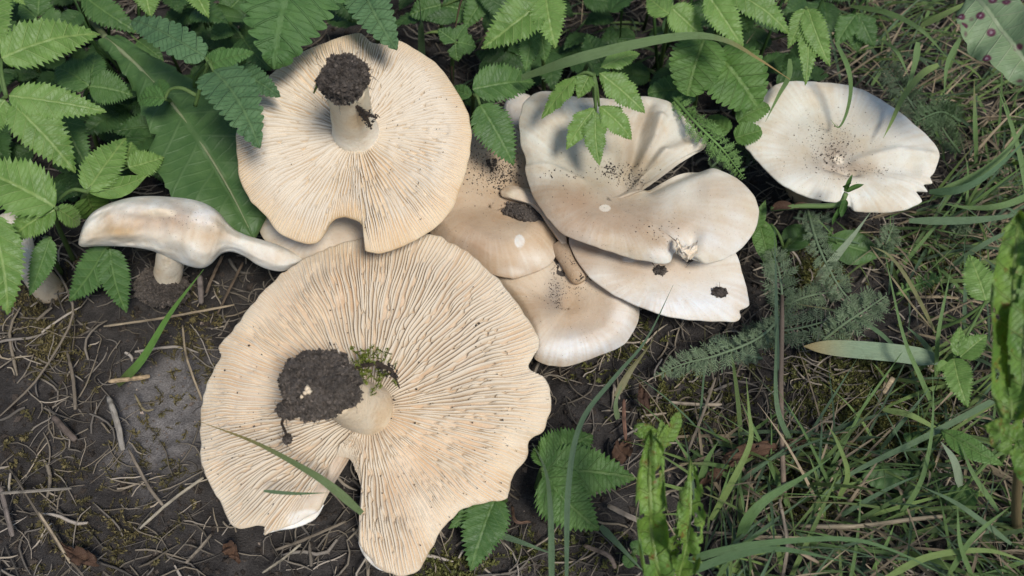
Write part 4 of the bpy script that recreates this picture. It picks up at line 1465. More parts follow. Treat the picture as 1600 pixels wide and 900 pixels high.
dock('dock_leaf', 'tall curled yellow green dock leaf eaten by insects, standing beside the grass', (1590, 830),
     [(1580, 655, .125, 1592, 330, .155, 100, D(curl=1.5, wave=.3, fold=.3, holes=.62, quilt=.13)), (1596, 650, .124, 1624, 360, .158, 70, D(curl=1.2, wave=.34, fold=.3, holes=.3, quilt=.13)), (1602, 700, .11, 1538, 664, .112, 60, D(wave=.25, holes=.6)), (1590, 690, .112, 1612, 760, .10, 46, D(wave=.25))],
     [(1588, 790, .05), (1592, 720, .10)])
dock('dock_leaf', 'rolled dock leaf full of holes standing up from the dry grass', (1042, 960),
     [(1040, 935, .050, 1018, 668, .098, 104, D(curl=2.2, wave=.42, fold=.25, holes=.46, quilt=.2, curve=.05)), (1052, 925, .052, 1078, 716, .085, 60, D(curl=1.2, wave=.5, holes=.16, quilt=.16)),
      (1022, 690, .094, 992, 664, .100, 30, D(wave=.3, holes=.5)), (1030, 700, .092, 1062, 642, .100, 24, D(roll=35, holes=.6)), (1026, 720, .09, 1034, 655, .098, 16), (1040, 880, .056, 1078, 800, .076, 30, D(wave=.4, holes=.2))],
     [(1044, 930, .046)])
dock('dock_leaf', 'grey green dock leaf with purple spots reaching in over the grass', (1640, 60),
     [(1520, -8, .128, 1640, 140, .120, 110, D(mat='spotted', wave=.2, fold=.25))], [(1560, -20, .10), (1520, -8, .128)])
t = thing('withered_leaf', 'shrivelled brown leaf caught in the grass', 'dead leaf', P(1190, 705, 0))
put_leaf(t, 1262, 690, .012, 1130, 716, .016, 40, 'thistle', 'brown', name='blade', curl=1.6, wave=.5, holes=.25)
put_leaf(t, 1170, 700, .012, 1090, 765, .010, 30, 'thistle', 'brown', name='blade', curl=1.4, wave=.5, holes=.2)
for x, y, x2, y2, w, lb in ((95, 850, 150, 880, 34, 'dark withered leaf in the straw'), (375, 880, 350, 850, 30, 'dark withered scrap below the largest mushroom'),
                            (985, 690, 960, 720, 40, 'crumpled purple brown leaf near the rolled dock'), (1000, 600, 1010, 640, 26, 'brown shrivelled leaf under the yarrow')):
    t = thing('withered_leaf', lb, 'dead leaf', P(x, y, 0))
    put_leaf(t, x, y, .006, x2, y2, .008, w, 'thistle', 'brown', name='blade', curl=1.2, wave=.4)

# chickweed with its bud
t = thing('chickweed_sprig', 'hairy green sprig with buds lying against the rim of the white cap', 'sprig', P(1210, 330, 0))
put_stalk(t, [(1205, 326, .044), (1250, 322, .050), (1308, 320, .056), (1322, 302, .062)], .0013, .0012, (.14, .22, .07))
for a in ((1322, 312, .060, 1314, 340, .056, 16), (1320, 300, .062, 1332, 272, .07, 10), (1322, 300, .062, 1350, 288, .066, 12), (1322, 296, .062, 1330, 286, .072, 9), (1318, 318, .060, 1300, 352, .05, 9)):
    put_leaf(t, *a, 'plain', 'nettle_light', name='bud_leaf', curl=1.5)
for a in ((1240, 322, .049, 1203, 326, .044, 20), (1238, 324, .049, 1262, 318, .05, 14)):
    put_leaf(t, *a, 'plain', 'brown', name='dry_sepal', curl=1.4)

# ------------------------------------------------------------------ yarrow
def frond(label, pts, wpx, col, group, npin=26, seed=0, dense=1.0, name='yarrow_leaf'):
    rnd = random.Random(seed)
    w = [tuple(P(*p)) for p in pts]
    n = npin + 1
    sp = [Vector(q) for q in spline(w, n)]
    t = thing(name, label, 'yarrow', Vector((w[0][0], w[0][1], 0)), group)
    mb = MB()
    mb.tube(sp, [.0009 - .0006 * k / (n - 1) for k in range(n)], 5, tuple(c * 1.25 for c in col))
    mb.build('rachis', M['green_stem'], t)
    mb = MB()
    mid = sp[n // 2]
    hw = wpx / 2 / ppm(mid)
    for i in range(1, n):
        u = i / (n - 1)
        tv = (sp[min(i + 1, n - 1)] - sp[i - 1]).normalized()
        vd = (CAM - sp[i]).normalized()
        sd_ = vd.cross(tv).normalized()
        up_ = tv.cross(sd_) * -1
        lw = hw * (math.sin(math.pi * min(1, .12 + u * .86)) ** .6)
        for s in (-1, 1):
            for rep in range(1 + (rnd.random() < .35 * dense)):
                d = (sd_ * s * rnd.uniform(.75, 1) + tv * rnd.uniform(.25, .6) + vd * (rnd.gauss(.15, .32) + rep * .35)).normalized()
                l = lw * rnd.uniform(.75, 1.1) * (1 if rep == 0 else .7)
                o = sp[i] + tv * rnd.uniform(-.001, .001)
                q0, q1 = o, o + d * l
                nsub = 5
                for k in range(nsub + 1):
                    f = k / nsub
                    pt = q0.lerp(q1, .25 + .75 * f)
                    for s2 in ((-1, 1) if k < nsub else (0,)):
                        dd = (d * .8 + d.cross(vd) * s2 * .9 + vd * rnd.gauss(0, .35)).normalized()
                        ll = l * .36 * (1 - .3 * f) * rnd.uniform(.7, 1.2)
                        wv = dd.cross(vd).normalized() * ll * .11
                        f_ = rnd.uniform(.7, 1.3)
                        cc_ = tuple(c * f_ for c in col)
                        mb.add([pt - wv * .6, pt + dd * ll * .55 - wv, pt + dd * ll, pt + dd * ll * .55 + wv, pt + wv * .6], [(0, 1, 2, 3, 4)], cc_)
                wv = d.cross(vd).normalized() * .00022
                mb.add([q0 - wv, q1 - wv * .5, q1 + wv * .5, q0 + wv], [(0, 1, 2, 3)], tuple(c * 1.1 for c in col))
    o = mb.build('feather', M['moss'], t)
    o['kind'] = 'stuff'
    return t


YB, YG = (.130, .180, .100), (.13, .235, .065)
YGR = 'feathery yarrow leaves'
frond('bright green feathery yarrow leaf arching beside the slit of the stained cap', [(1052, 152, .070), (1090, 195, .078), (1130, 235, .072), (1162, 278, .050)], 46, YG, YGR, 32, 1)
frond('long bluish yarrow leaf reaching out towards the largest mushroom', [(1225, 490, .020), (1185, 528, .028), (1120, 555, .030), (1070, 568, .026), (1026, 586, .020)], 52, YB, YGR, 34, 2)
frond('bluish yarrow leaf standing up beside the dry stick', [(1222, 500, .018), (1222, 460, .026), (1216, 420, .032), (1205, 390, .03)], 60, YB, YGR, 24, 3)
frond('hairy yarrow shoot hanging below the green sprig', [(1262, 330, .030), (1275, 375, .034), (1295, 420, .034), (1320, 460, .030), (1348, 482, .028)], 46, YB, YGR, 30, 4)
frond('yarrow leaf slanting up out of the mossy patch', [(1285, 532, .014), (1320, 505, .024), (1355, 482, .030), (1384, 462, .032)], 62, YB, YGR, 28, 5)
frond('yarrow leaf crossing beneath the hairy yarrow shoot', [(1230, 475, .014), (1265, 462, .020), (1310, 455, .020)], 44, YB, YGR, 20, 6)
frond('low dark yarrow leaf over the litter', [(1150, 530, .012), (1200, 520, .016), (1260, 510, .018), (1330, 490, .018)], 66, (.07, .105, .06), YGR, 24, 7)
frond('short yarrow leaf near the rim of the smooth white cap', [(1190, 560, .010), (1150, 550, .016), (1110, 530, .018)], 44, (.085, .13, .08), YGR, 18, 8)
frond('yarrow tip rising behind the flat dull leaf', [(1370, 400, .010), (1385, 378, .024), (1396, 352, .03)], 40, YB, YGR, 18, 9)
frond('small yarrow leaf beside the curled grass', [(1400, 460, .010), (1440, 442, .018), (1472, 432, .022)], 30, YG, YGR, 18, 10)
frond('yarrow leaf in the grass right of the white cap', [(1500, 190, .020), (1470, 175, .032), (1430, 190, .036)], 60, (.08, .13, .06), YGR, 22, 11)
frond('dark yarrow leaf behind the white cap in the grass', [(1440, 190, .016), (1410, 140, .028), (1385, 100, .034)], 56, (.065, .10, .055), YGR, 22, 12)
frond('faint yarrow leaf under the upright grass beside the white cap', [(1500, 240, .01), (1475, 205, .02), (1455, 165, .026)], 54, (.075, .12, .055), YGR, 22, 13)
frond('small yarrow tuft under the rim of the white cap', [(1490, 372, .010), (1500, 356, .018), (1502, 342, .024)], 34, YB, YGR, 14, 14)
frond('yarrow leaf lying under the rim beneath the green sprig', [(1240, 340, .014), (1285, 350, .02), (1260, 372, .02)], 40, (.08, .12, .075), YGR, 16, 15)
frond('dark yarrow leaf tucked behind the bright yarrow', [(1110, 262, .024), (1140, 240, .03), (1180, 250, .03)], 44, (.05, .085, .04), YGR, 16, 16)

# ------------------------------------------------------------------ grass blades
def blade(mb, pts, w_m, col, tipcol=None, basecol=None, fold=.25, seed=0, n=30, twist=0., taper=.55, world=False):
    w = pts if world else [tuple(P(*p)) for p in pts]
    sp = [Vector(q) for q in (spline(w, n) if len(w) > 2 else [np.array(w[0]) + (np.array(w[1]) - np.array(w[0])) * k / (n - 1) for k in range(n)])]
    rows, cols, ats = [], [], []
    for i, p in enumerate(sp):
        u = i / (n - 1)
        tv = (sp[min(i + 1, n - 1)] - sp[max(0, i - 1)]).normalized()
        vd = (Vector((.1, -.45, .85))).normalized()
        s = tv.cross(vd)
        if s.length < .1:
            s = tv.cross(Vector((1, .2, 0)))
        s.normalize()
        if twist:
            s = Matrix.Rotation(twist * u, 3, tv) @ s
        nn = s.cross(tv).normalized()
        ww = w_m * .5 * min(1, .55 + u * 3) * (1 - u ** (1 / max(.05, 1 - taper)) if u < 1 else 0)
        ww = max(ww, w_m * .03)
        rw = [p + s * ww * v + nn * (abs(v) * ww * fold) for v in (-1, -.5, 0, .5, 1)]
        c = Vector(col)
        if basecol is not None:
            c = c.lerp(Vector(basecol), sm(.35, 0, u))
        if tipcol is not None:
            c = c.lerp(Vector(tipcol), sm(.55, 1, u))
        rows.append(rw)
        cols.append([tuple(c)] * 5)
        ats.append([(u * 4 + seed, v + seed * .7, seed) for v in (-1, -.5, 0, .5, 1)])
    mb.grid(rows, False, cols, ats)


G1, G2, G3 = (.14, .225, .080), (.115, .180, .095), (.19, .265, .085)
PALE, DRY, BRN = (.24, .30, .20), (.33, .25, .14), (.20, .12, .05)


def grass(label, pts, wpx, col=G1, group=None, **kw):
    mb = MB()
    m = P(*pts[len(pts) // 2])
    kw.setdefault('seed', abs(hash_(pts)) % 50)
    blade(mb, pts, wpx / ppm(m), col, **kw)
    o = mb.build('grass_blade', M['blade'], origin=P(pts[0][0], pts[0][1], pts[0][2]))
    return tag(o, label, 'grass blade', group)


def hash_(pts):
    return int(sum(p[0] * 3 + p[1] * 7 for p in pts))


GR = 'single grass blades'
grass('broad grass blade arching across above the stained cap, browning at its tip', [(815, 122, .100), (900, 93, .122), (1000, 68, .130), (1080, 56, .130), (1135, 64, .126), (1185, 92, .116), (1234, 124, .104)], 19, (.13, .20, .08), GR, tipcol=(.34, .22, .09), taper=.3)
grass('tall dark upright grass blade behind the round upturned mushroom', [(660, 130, .02), (658, 60, .06), (655, 0, .10), (650, -60, .14)], 15, G2, GR, taper=.2)
grass('bright young grass blade growing from the soil beside the dirty stem', [(184, 602, .002), (222, 562, .018), (266, 490, .040), (318, 421, .062)], 15, (.12, .24, .05), GR, basecol=(.08, .10, .03), taper=.4)
grass('yellowing grass blade lying over the gills to the slot of the largest mushroom', [(566, 802, .046), (520, 762, .054), (480, 735, .057), (400, 692, .057), (310, 658, .050)], 15, (.12, .17, .07), GR, tipcol=(.30, .22, .08), taper=.35)
grass('short thin grass blade lying across the slot', [(412, 767, .046), (460, 771, .048), (512, 770, .046)], 6, G2, GR)
grass('curving grass blade hanging onto the white cap like a hook', [(1306, 66, .085), (1324, 105, .082), (1329, 140, .074), (1322, 178, .064), (1310, 199, .058), (1297, 186, .060)], 9, (.12, .20, .07), GR, taper=.3)
grass('grass blade standing behind the white cap and dipping over its rim', [(1434, 66, .07), (1430, 95, .066), (1422, 125, .06), (1408, 160, .058)], 12, G1, GR, taper=.35)
grass('light grass blade bending onto the surface of the white cap', [(1466, 101, .075), (1440, 116, .074), (1412, 150, .066), (1393, 190, .060), (1380, 216, .058)], 11, G3, GR)
grass('grass blade lying on the near shoulder of the white cap beside the round leaf', [(1234, 92, .075), (1232, 120, .070), (1216, 150, .064), (1196, 190, .058)], 9, G1, GR)
grass('stiff upright grass blade right of the white cap', [(1524, 255, .01), (1523, 200, .04), (1522, 125, .06)], 16, G1, GR, tipcol=(.2, .2, .08), taper=.2)
grass('pale bluish blade leaning below the white cap', [(1274, 446, .016), (1300, 408, .026), (1330, 372, .034), (1360, 332, .042)], 18, PALE, GR, taper=.25, basecol=(.14, .14, .08))
grass('wide fallen blade with a rusty end lying over the moss', [(1466, 562, .018), (1400, 552, .022), (1320, 545, .022), (1256, 541, .020)], 28, (.22, .30, .19), GR, tipcol=(.34, .27, .13), taper=.86)
grass('long thin blade sweeping down beside the lobed leaf', [(885, 910, .03), (888, 760, .05), (908, 660, .052), (960, 590, .050), (1010, 530, .050), (1052, 445, .052)], 9, (.085, .14, .08), GR)
grass('grass blade bent out from under the ragged edge of the largest mushroom', [(862, 930, .05), (860, 800, .05), (852, 735, .044), (832, 693, .035)], 11, G2, GR, taper=.2)
grass('twisted half dead blade below the lowest cap', [(962, 620, .012), (985, 578, .018), (1020, 530, .022), (1038, 492, .026)], 13, (.20, .19, .10), GR, twist=2.0)
grass('small pale folded blade stuck in the litter below the lowest cap', [(965, 655, .01), (962, 630, .02), (972, 600, .026)], 10, (.17, .23, .12), GR, taper=.3)
grass('upright bent light green blade among the mossy litter', [(1110, 812, .01), (1145, 750, .03), (1172, 690, .044), (1170, 640, .05), (1166, 590, .05)], 13, G3, GR, taper=.3)
grass('broad shining blade running through the dry grass', [(1155, 840, .015), (1170, 808, .028), (1200, 778, .034), (1250, 748, .034), (1300, 714, .030)], 22, (.11, .19, .07), GR, taper=.25)
grass('long blade arching low at the lower right over the dry tangle', [(1062, 880, .02), (1120, 862, .034), (1200, 848, .044), (1320, 842, .048), (1400, 862, .044), (1490, 906, .03)], 15, (.11, .19, .08), GR, taper=.2)
grass('second low blade running under the rolled dock leaf', [(1060, 900, .02), (1140, 870, .03), (1220, 858, .034), (1330, 880, .03)], 14, (.09, .16, .07), GR)
grass('slender upright curved blade left of the toothed strawberry leaf', [(1398, 815, .008), (1435, 760, .026), (1452, 700, .036), (1458, 640, .04), (1457, 585, .042)], 10, G1, GR, taper=.3)
grass('flat bluish blade lying in the litter below the lobed leaf', [(938, 822, .008), (970, 855, .010), (1012, 900, .010)], 14, G2, GR, taper=.1)
grass('flat bluish blade under the lower rim of the largest mushroom', [(778, 834, .008), (822, 850, .010), (870, 868, .008)], 11, G2, GR, taper=.2)
grass('short upright blade sprouting from the litter', [(1092, 762, .005), (1104, 720, .02), (1122, 690, .03)], 15, G1, GR, taper=.3)
grass('grass blade leaning across the shrivelled brown leaf', [(1240, 700, .01), (1215, 640, .03), (1212, 560, .036), (1216, 480, .04)], 10, G2, GR, taper=.3)
grass('thin upright blade crossing the yarrow', [(1215, 590, .02), (1213, 500, .04), (1212, 430, .05), (1210, 360, .054)], 8, (.08, .13, .08), GR, taper=.3)
grass('blade leaning to the upper left over the seedling patch', [(1460, 640, .01), (1438, 590, .028), (1410, 520, .04), (1380, 384, .05)], 9, G1, GR)
grass('straight blade rising beside the strawberry leaf', [(1462, 590, .008), (1466, 520, .034), (1486, 420, .05)], 9, G1, GR)
grass('bent yellow green blade crossing the leaning blade', [(1462, 520, .012), (1420, 440, .036), (1390, 400, .04), (1362, 385, .044)], 7, (.2, .2, .09), GR)
grass('short wide blade at the foot of the crossing stalks', [(1458, 556, .008), (1438, 530, .018), (1416, 510, .024)], 11, G2, GR, taper=.3)
grass('long bluish blade lying diagonally over the moss', [(1600, 600, .02), (1450, 680, .022), (1330, 740, .020), (1270, 790, .012)], 11, G2, GR)
grass('bright thin blade lying on the moss', [(1380, 640, .02), (1420, 648, .026), (1460, 668, .022), (1500, 690, .018)], 10, G3, GR)
grass('young green blade in the lower right tangle', [(1310, 780, .01), (1324, 740, .024), (1308, 690, .034), (1290, 660, .036)], 11, G3, GR, taper=.3)
for k, (lb, pts, w, c) in enumerate((
        ('long blade curving up from the grass toward the spotted leaf', [(1460, 305, .03), (1520, 278, .04), (1570, 240, .05), (1610, 180, .06)], 16, G1),
        ('blade running level below the white cap into the grass', [(1420, 345, .03), (1500, 345, .034), (1560, 340, .034), (1620, 330, .03)], 13, G2),
        ('shining blade just under the ragged edge of the white cap', [(1452, 300, .03), (1500, 296, .04), (1550, 268, .05), (1612, 210, .06)], 13, (.10, .18, .09)),
        ('blade hanging from the right into the grass under the spotted leaf', [(1620, 300, .03), (1570, 320, .04), (1520, 325, .034), (1470, 318, .03)], 11, G1),
        ('leaning blade below the spotted leaf', [(1610, 330, .03), (1590, 230, .04), (1560, 140, .05)], 11, G1),
        ('blade slanting to the tall curled dock', [(1480, 420, .01), (1540, 380, .03), (1610, 345, .036)], 10, G2),
        ('bright blade at the upper right corner', [(1440, 40, .05), (1480, 20, .06), (1540, -10, .07)], 11, G3),
        ('upper blade crossing in front of the shaded grass', [(1330, 10, .06), (1390, 22, .07), (1440, 48, .07), (1480, 90, .06)], 11, (.11, .18, .06)),
        ('drooping blade behind the white cap', [(1500, 60, .05), (1480, 100, .05), (1475, 150, .04)], 9, G1),
        ('tilted blade in the shaded grass', [(1370, 60, .04), (1400, 80, .05), (1420, 120, .046)], 9, G1),
        ('blade under the tall curled dock', [(1560, 800, .02), (1520, 740, .03), (1500, 690, .03)], 9, G1),
        ('blade fanning out at the lower right corner', [(1480, 900, .02), (1520, 840, .04), (1580, 790, .05)], 11, G1),
        ('wide pale blade leaning into the lower right corner', [(1500, 760, .02), (1490, 720, .03), (1470, 690, .034)], 15, PALE),
        ('low green blade in the lower right corner', [(1380, 905, .02), (1450, 870, .03), (1540, 860, .034), (1610, 880, .03)], 12, G3),
        ('blade rising from the lower edge near the rolled dock', [(1120, 905, .01), (1150, 860, .03), (1210, 820, .034)], 10, G1),
        ('steep blade in front of the pale leaf', [(1520, 905, .02), (1500, 850, .04), (1496, 790, .05)], 9, G1),
        ('crossing blade behind the pale leaf', [(1580, 850, .02), (1500, 790, .03), (1440, 760, .03)], 9, G2))):
    grass(lb, pts, w, c, GR, seed=k)

# dry stick in the yarrow
mb = MB()
mb.tube([P(*p) for p in ((1225, 770, .012), (1222, 700, .016), (1220, 600, .022), (1222, 500, .026), (1222, 462, .026))], [.0012, .0012, .0012, .0011, .0009], 6, (.20, .15, .11))
tag(mb.build('dry_stick', M['straw'], origin=P(1225, 770, .012)), 'grey brown dry stalk standing up through the yarrow', 'stick')

# ------------------------------------------------------------------ straw that can be told apart
def straw(label, pts, wpx, col, group='dry straws lying on the soil'):
    mb = MB()
    m = P(*pts[0])
    w = [tuple(P(*p)) for p in pts]
    n = 14
    if len(w) == 2:
        a, b = np.array(w[0]), np.array(w[1])
        q = np.cross(b - a, (0, 0, 1)) * .03 * math.sin(pts[0][0])
        w = [tuple(a), tuple((a + b) / 2 + q), tuple(b)]
    sp = [Vector(q) for q in spline(w, n)]
    r = wpx / 2 / ppm(m) * .85
    rr = random.Random(int(pts[0][0] * 3 + pts[0][1]))
    sp = [q + Vector((rr.gauss(0, .05) * r, rr.gauss(0, .05) * r, rr.gauss(0, .05) * r)) for q in sp]
    node = rr.randrange(2, 8)
    for off, sc_ in ((0, 1), (.55, .5), (-.5, .45)):
        ov = (sp[-1] - sp[0]).cross(Vector((0, 0, 1))).normalized() * r * off
        lo, hi = (0, n) if off == 0 else (rr.randrange(0, 3), n - rr.randrange(0, 4))
        seg = sp[lo:hi]
        f = rr.uniform(.65, 1.25)
        cl = []
        for k in range(len(seg)):
            g = f * rr.uniform(.75, 1.2) * (.6 if k + lo == node else 1)
            cl.append(tuple(c * g for c in col))
        mb.tube([q + ov + Vector((0, 0, r * .25 * (off != 0))) for q in seg], [r * sc_ * rr.uniform(.92, 1.06) * (.6 if k in (0, len(seg) - 1) else 1) for k in range(len(seg))], 6, cl, flat=.55)
    o = mb.build('dry_straw', M['straw'], origin=sp[0])
    return tag(o, label, 'straw', group)


SG, SB, SL = (.20, .165, .125), (.13, .095, .065), (.36, .29, .20)
HERO = [
    ('long tan straw lying across the soil below the dirty stem', [(162, 510, .006), (260, 496, .012), (366, 476, .008)], 5, SL),
    ('short wide pale straw piece on the sandy patch', [(169, 620, .008), (182, 655, .008), (192, 704, .006)], 11, (.34, .31, .27)),
    ('thin straw bending beside the largest mushroom', [(285, 508, .008), (292, 560, .012), (316, 626, .01)], 4, SL),
    ('flat straw chip at the foot of the young grass blade', [(170, 596, .008), (234, 588, .008)], 9, (.42, .31, .19)),
    ('thin grey twig coming down beside the drooping leaf', [(78, 408, .02), (104, 450, .02), (112, 500, .012), (60, 590, .008), (0, 650, .008)], 4, SG),
    ('straight grey straw crossing the lower soil', [(0, 771, .008), (112, 763, .008)], 6, (.26, .23, .19)),
    ('pale straw pointing at the lower rim of the largest mushroom', [(218, 826, .008), (318, 746, .012)], 6, (.33, .29, .22)),
    ('grey straw under the sandy patch', [(200, 700, .008), (232, 760, .008), (255, 790, .008)], 6, SG),
    ('broken dark stick in the lower litter', [(0, 760, .006), (20, 838, .006)], 9, (.18, .15, .13)),
    ('long thin straw along the lower edge of the soil', [(20, 740, .008), (90, 850, .008), (130, 900, .008)], 4, SG),
    ('straw lying over the withered leaf', [(60, 800, .01), (110, 880, .008)], 5, SL),
    ('upright leaning dark stick beside the dirty stem', [(312, 430, .02), (314, 475, .01)], 11, (.15, .125, .11)),
    ('dark stick leaning under the long lip', [(348, 400, .016), (322, 458, .008)], 6, SB),
    ('thin dark straw behind the largest mushroom', [(380, 410, .012), (340, 490, .008)], 5, SB),
    ('straw near the moss patch', [(105, 550, .006), (118, 640, .006)], 6, SG),
    ('curved straw beside the flat chip', [(210, 615, .008), (225, 640, .008), (240, 640, .008)], 4, (.28, .23, .13)),
    ('dark bark strip in the litter', [(82, 650, .006), (118, 688, .006)], 13, (.11, .085, .07)),
    ('straw across the slot shadow', [(430, 860, .008), (540, 815, .008)], 5, SG),
    ('pale straw below the slot', [(410, 895, .008), (470, 850, .01)], 5, (.33, .29, .22)),
    ('grey straw below the left lobe', [(290, 880, .008), (330, 835, .008)], 6, SG),
    ('thin straw leaning in the shade right of the largest mushroom', [(1118, 590, .012), (1072, 712, .006)], 5, SG),
    ('pair of flat pale straws under the yarrow', [(1045, 628, .006), (1128, 632, .008)], 7, (.30, .25, .19)),
    ('reddish dry stem under the yarrow', [(978, 690, .006), (975, 624, .012)], 7, (.17, .09, .06)),
    ('curling dry blade below the lobed leaf', [(950, 790, .008), (990, 810, .012), (1020, 822, .008)], 10, (.30, .25, .20)),
    ('dry blade lying under the lobed leaf', [(912, 852, .006), (950, 868, .01), (962, 888, .008)], 9, (.26, .19, .14)),
    ('long dry blade across the lower right tangle', [(1250, 822, .014), (1340, 822, .02), (1420, 812, .016), (1480, 806, .01)], 8, (.30, .25, .17)),
    ('tan chip on the moss patch', [(1382, 616, .01), (1396, 590, .014)], 12, (.36, .28, .18)),
    ('thin dry stalk slanting from the white cap into the grass', [(1360, 385, .03), (1420, 470, .03), (1462, 520, .014)], 4, (.30, .25, .14)),
    ('tan stalk behind the white cap', [(1282, 118, .02), (1330, 85, .04), (1372, 62, .05)], 4, SL),
    ('second tan stalk behind the white cap', [(1290, 125, .02), (1320, 108, .03), (1360, 78, .04)], 4, SL),
    ('bent brown stalk at the upper edge beside the small three part leaf', [(708, 160, .02), (706, 90, .05), (716, 20, .08), (728, -20, .1)], 5, (.16, .11, .07)),
    ('dark grey stick in the lower tangle', [(1222, 905, .01), (1230, 850, .02), (1218, 780, .02)], 7, SG),
    ('broad dry blade under the low arching blade', [(1160, 800, .01), (1230, 850, .014), (1280, 880, .01)], 8, (.26, .20, .14)),
    ('brown dead blade curled beside the largest mushroom', [(800, 790, .008), (806, 815, .014), (830, 815, .01)], 6, (.20, .12, .08)),
]
for h in HERO:
    straw(*h)


def blocked(p, margin=0):
    x, y = proj(p)
    for poly in CAP_POLYS:
        if in_poly(x, y, poly):
            return True
    return False


X0, X1, Y0, Y1 = -.36, .36, -.20, .27

# ------------------------------------------------------------------ loose litter (not countable)
rl = random.Random(91)
mb = MB()
for i in range(9500):
    x, y = rl.uniform(X0, X1), rl.uniform(Y0, Y1)
    z = ground_height(x, y) + rl.uniform(.0004, .005)
    px, py = proj((x, y, 0))
    d = noise.noise((x * 22, y * 22, 6))
    right_side = px > 900
    if not right_side and d < -.15 and rl.random() < .75:
        continue
    if math.hypot(x - SAND[0].x, y - SAND[0].y) < .028 and rl.random() < .85:
        continue
    an = rl.gauss(.2, 1.1) if rl.random() < .6 else rl.uniform(0, 6.3)
    L = rl.uniform(.005, .026) * (1.5 if rl.random() < .12 else 1)
    w = rl.uniform(.00016, .00052) * (1.9 if rl.random() < .12 else 1)
    dv = Vector((math.cos(an), math.sin(an), rl.gauss(0, .10)))
    sdv = Vector((-math.sin(an), math.cos(an), rl.gauss(0, .3)))
    k1, k2 = rl.gauss(0, .12) * L, rl.gauss(0, .03) * L
    if rl.random() < .12:
        k1 *= 3
    p = Vector((x, y, z))
    pts = [p + dv * L * (t - .5) + sdv * (k1 * (1 - (2 * t - 1) ** 2) + k2 * math.sin(7 * t)) for t in (0, .2, .4, .6, .8, 1)]
    b = rl.choice((.35, .5, .7, .7, 1, 1, 1.35, 1.9))
    hue = rl.random()
    c = (.23 * b, (.190 + .014 * hue) * b, (.138 + .04 * hue) * b)
    mb.tube(pts, [w * .8, w * 1.1, w, w, w * .9, w * .4], 4, c, flat=.6, cap=False)
o = mb.build('straw_litter', M['straw'])
tag(o, 'tangle of thin dry grass and straw bits covering the soil', 'litter', None, 'stuff')

mb = MB()
for i in range(19000):
    x, y = rl.uniform(X0, X1), rl.uniform(Y0, Y1)
    s = rl.uniform(.0003, .0013) * (2.2 if rl.random() < .05 else 1)
    q = rl.random()
    b = rl.uniform(.6, 1.5)
    ds = math.hypot(x - SAND[0].x, (y - SAND[0].y) / 1.3)
    if ds < .03:
        b *= 2.6
        s *= .6
    if q > .97:
        b *= 3
    mb.bit((x, y, ground_height(x, y) + s * .3), s, rl, (b, b * .96, b * .92))
for i in range(1500):
    x, y = rl.uniform(X0, X1), rl.uniform(Y0, Y1)
    if math.hypot(x - SAND[0].x, y - SAND[0].y) < .026:
        continue
    for k in range(4):
        s = rl.uniform(.0006, .0019)
        b = rl.uniform(.45, 1.2)
        mb.bit((x + rl.gauss(0, .0009), y + rl.gauss(0, .0009), ground_height(x, y) + s * .5), s, rl, (b, b * .96, b * .92))
o = mb.build('soil_grains', M['soil'], smooth=False)
tag(o, 'loose crumbs and grains of dark soil', 'soil', None, 'stuff')

# moss between the straw
mb = MB()
PATCH = [(80, 540, 40, 50, 1.2), (40, 470, 60, 50, .7), (250, 700, 60, 110, .6), (150, 830, 110, 60, .9), (60, 720, 70, 60, .5), (300, 520, 40, 60, .6), (1330, 600, 110, 60, 1.6), (1380, 660, 100, 50, 1.6), (1270, 760, 90, 60, .9),
         (1440, 620, 60, 60, 1.0), (1080, 640, 70, 50, .6), (870, 860, 80, 40, .6), (1270, 420, 40, 30, .5), (1480, 400, 70, 50, .6), (960, 540, 60, 40, .3), (700, 890, 40, 20, .8)]
for (x, y, sx, sy, k) in PATCH:
    for _ in range(int((320 if x > 900 else 130) * k)):
        px, py = rl.gauss(x, sx * .6), rl.gauss(y, sy * .6)
        p = P(px, py, 0)
        p.z = ground_height(p.x, p.y)
        yel = rl.random()
        c = (.12 + .08 * yel, .135 + .06 * yel, .04 + .02 * yel)
        if x < 500:
            c = (.12 + .10 * yel, .105 + .075 * yel, .045 + .035 * yel)
        moss_tuft(mb, p, (rl.gauss(0, .9), rl.gauss(0, .9), .8), rl.uniform(.0035, .009), rl, c, 7)
o = mb.build('moss', M['moss'])
tag(o, 'olive moss growing between the straw', 'moss', None, 'stuff')

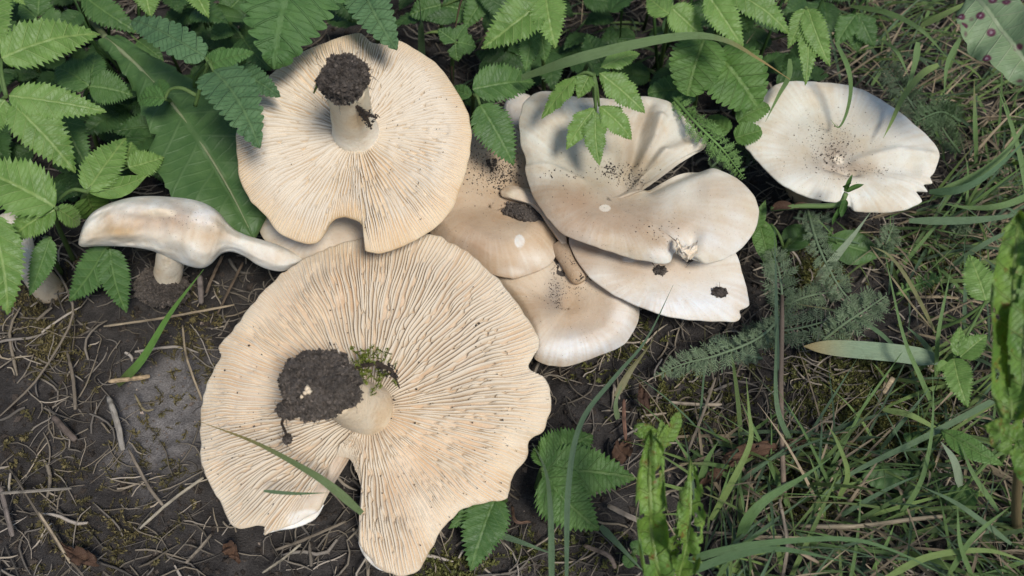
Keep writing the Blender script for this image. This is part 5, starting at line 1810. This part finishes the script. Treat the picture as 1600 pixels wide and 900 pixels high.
# dense grass at the right, dry and green blades mixed
mb, md = MB(), MB()
cnt = 0
for i in range(3000):
    zone = rl.random()
    if zone < .52:
        px, py = rl.uniform(1300, 1760), rl.uniform(-120, 420)
    elif zone < .80:
        px, py = rl.uniform(1080, 1760), rl.uniform(680, 1000)
    elif zone < .92:
        px, py = rl.uniform(1380, 1760), rl.uniform(400, 700)
    else:
        px, py = rl.uniform(700, 1300), rl.uniform(-80, 140)
    p = P(px, py, 0)
    L = rl.uniform(.02, .075)
    an = rl.gauss(-.6, 1.3) if px > 1200 else rl.uniform(0, 6.3)
    lean = rl.uniform(.3, 1.1)
    dv = Vector((math.cos(an) * lean, math.sin(an) * lean, rl.uniform(.25, .8))).normalized()
    sag = rl.uniform(.2, 1.0)
    pts = [tuple(p + dv * L * t - Vector((0, 0, 1)) * L * sag * t * t * .6 + Vector((0, 0, .001))) for t in (0, .3, .65, 1)]
    if any(blocked(q) for q in pts) or any(q[2] < -.002 for q in pts[1:]) or pts[3][2] > .075:
        continue
    dry = rl.random() < .36
    w = rl.uniform(.0007, .0024)
    if dry:
        b = rl.uniform(.5, 1.4)
        blade(md, pts, w * .7, (.26 * b, .208 * b, .14 * b), seed=i % 40, n=9, twist=rl.gauss(0, 1.5), world=True)
    else:
        b = rl.uniform(.6, 1.25)
        blade(mb, pts, w, rl.choice(((.115 * b, .195 * b, .062 * b), (.09 * b, .15 * b, .08 * b), (.15 * b, .225 * b, .068 * b))), seed=i % 40, n=10, twist=rl.gauss(0, .8), world=True,
              tipcol=(.2, .17, .08) if rl.random() < .2 else None)
o = mb.build('grass', M['blade'])
tag(o, 'short green grass growing thickly around the white cap', 'grass', None, 'stuff')
o = md.build('dry_grass', M['straw'])
tag(o, 'dead brown grass tangled through the green', 'grass', None, 'stuff')

# undergrowth in the shade of the thicket
mb = MB()
for i in range(620):
    px, py = rl.uniform(-160, 1300), rl.uniform(-190, 330)
    lim = 330 if px < 380 else (60 if px < 640 else (190 if px < 860 else 130))
    if py > lim:
        continue
    z = rl.uniform(.006, .05) if py > 40 else rl.uniform(.01, .09)
    p = P(px, py, z)
    an = rl.uniform(0, 6.3)
    L = rl.uniform(.014, .03)
    T = p + Vector((math.cos(an), math.sin(an) * .7 - .3, rl.uniform(-.3, .2))).normalized() * L
    if blocked(p) or blocked(T) or T.z < .001:
        continue
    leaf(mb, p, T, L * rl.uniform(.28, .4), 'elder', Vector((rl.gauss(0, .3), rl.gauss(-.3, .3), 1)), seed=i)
for i in range(110):
    px, py = rl.uniform(-100, 1350), rl.uniform(-190, 200)
    p = P(px, py, 0)
    q = p + Vector((rl.gauss(0, .012), rl.gauss(0, .012), rl.uniform(.04, .10)))
    if blocked(p) or blocked(q) or blocked(p.lerp(q, .5)):
        continue
    mb.tube([p, p.lerp(q, .5) + Vector((rl.gauss(0, .003), 0, 0)), q], [.001, .0009, .0006], 5, (1, 1, 1))
for i in range(620):          # the thicket goes on behind
    p = Vector((rl.uniform(-.55, .42), rl.uniform(.27, .52), rl.uniform(.02, .24)))
    if p.z > .05 + (p.y - .25) * 1.4:
        p.z *= .4
    an = rl.uniform(0, 6.3)
    L = rl.uniform(.03, .055)
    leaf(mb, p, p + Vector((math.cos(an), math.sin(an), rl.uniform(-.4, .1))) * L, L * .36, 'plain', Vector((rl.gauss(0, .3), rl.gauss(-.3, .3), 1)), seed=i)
for i in range(260):
    p = Vector((rl.uniform(-.6, -.34), rl.uniform(-.02, .28), rl.uniform(.02, .14)))
    if abs(proj(p)[0] - 800) < 860:
        continue
    an = rl.uniform(0, 6.3)
    L = rl.uniform(.025, .045)
    leaf(mb, p, p + Vector((math.cos(an), math.sin(an), rl.uniform(-.4, .1))) * L, L * .36, 'plain', Vector((rl.gauss(0, .3), rl.gauss(-.3, .3), 1)), seed=i)
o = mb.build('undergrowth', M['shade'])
tag(o, 'shaded green undergrowth filling the thicket behind the mushrooms', 'undergrowth', None, 'stuff')
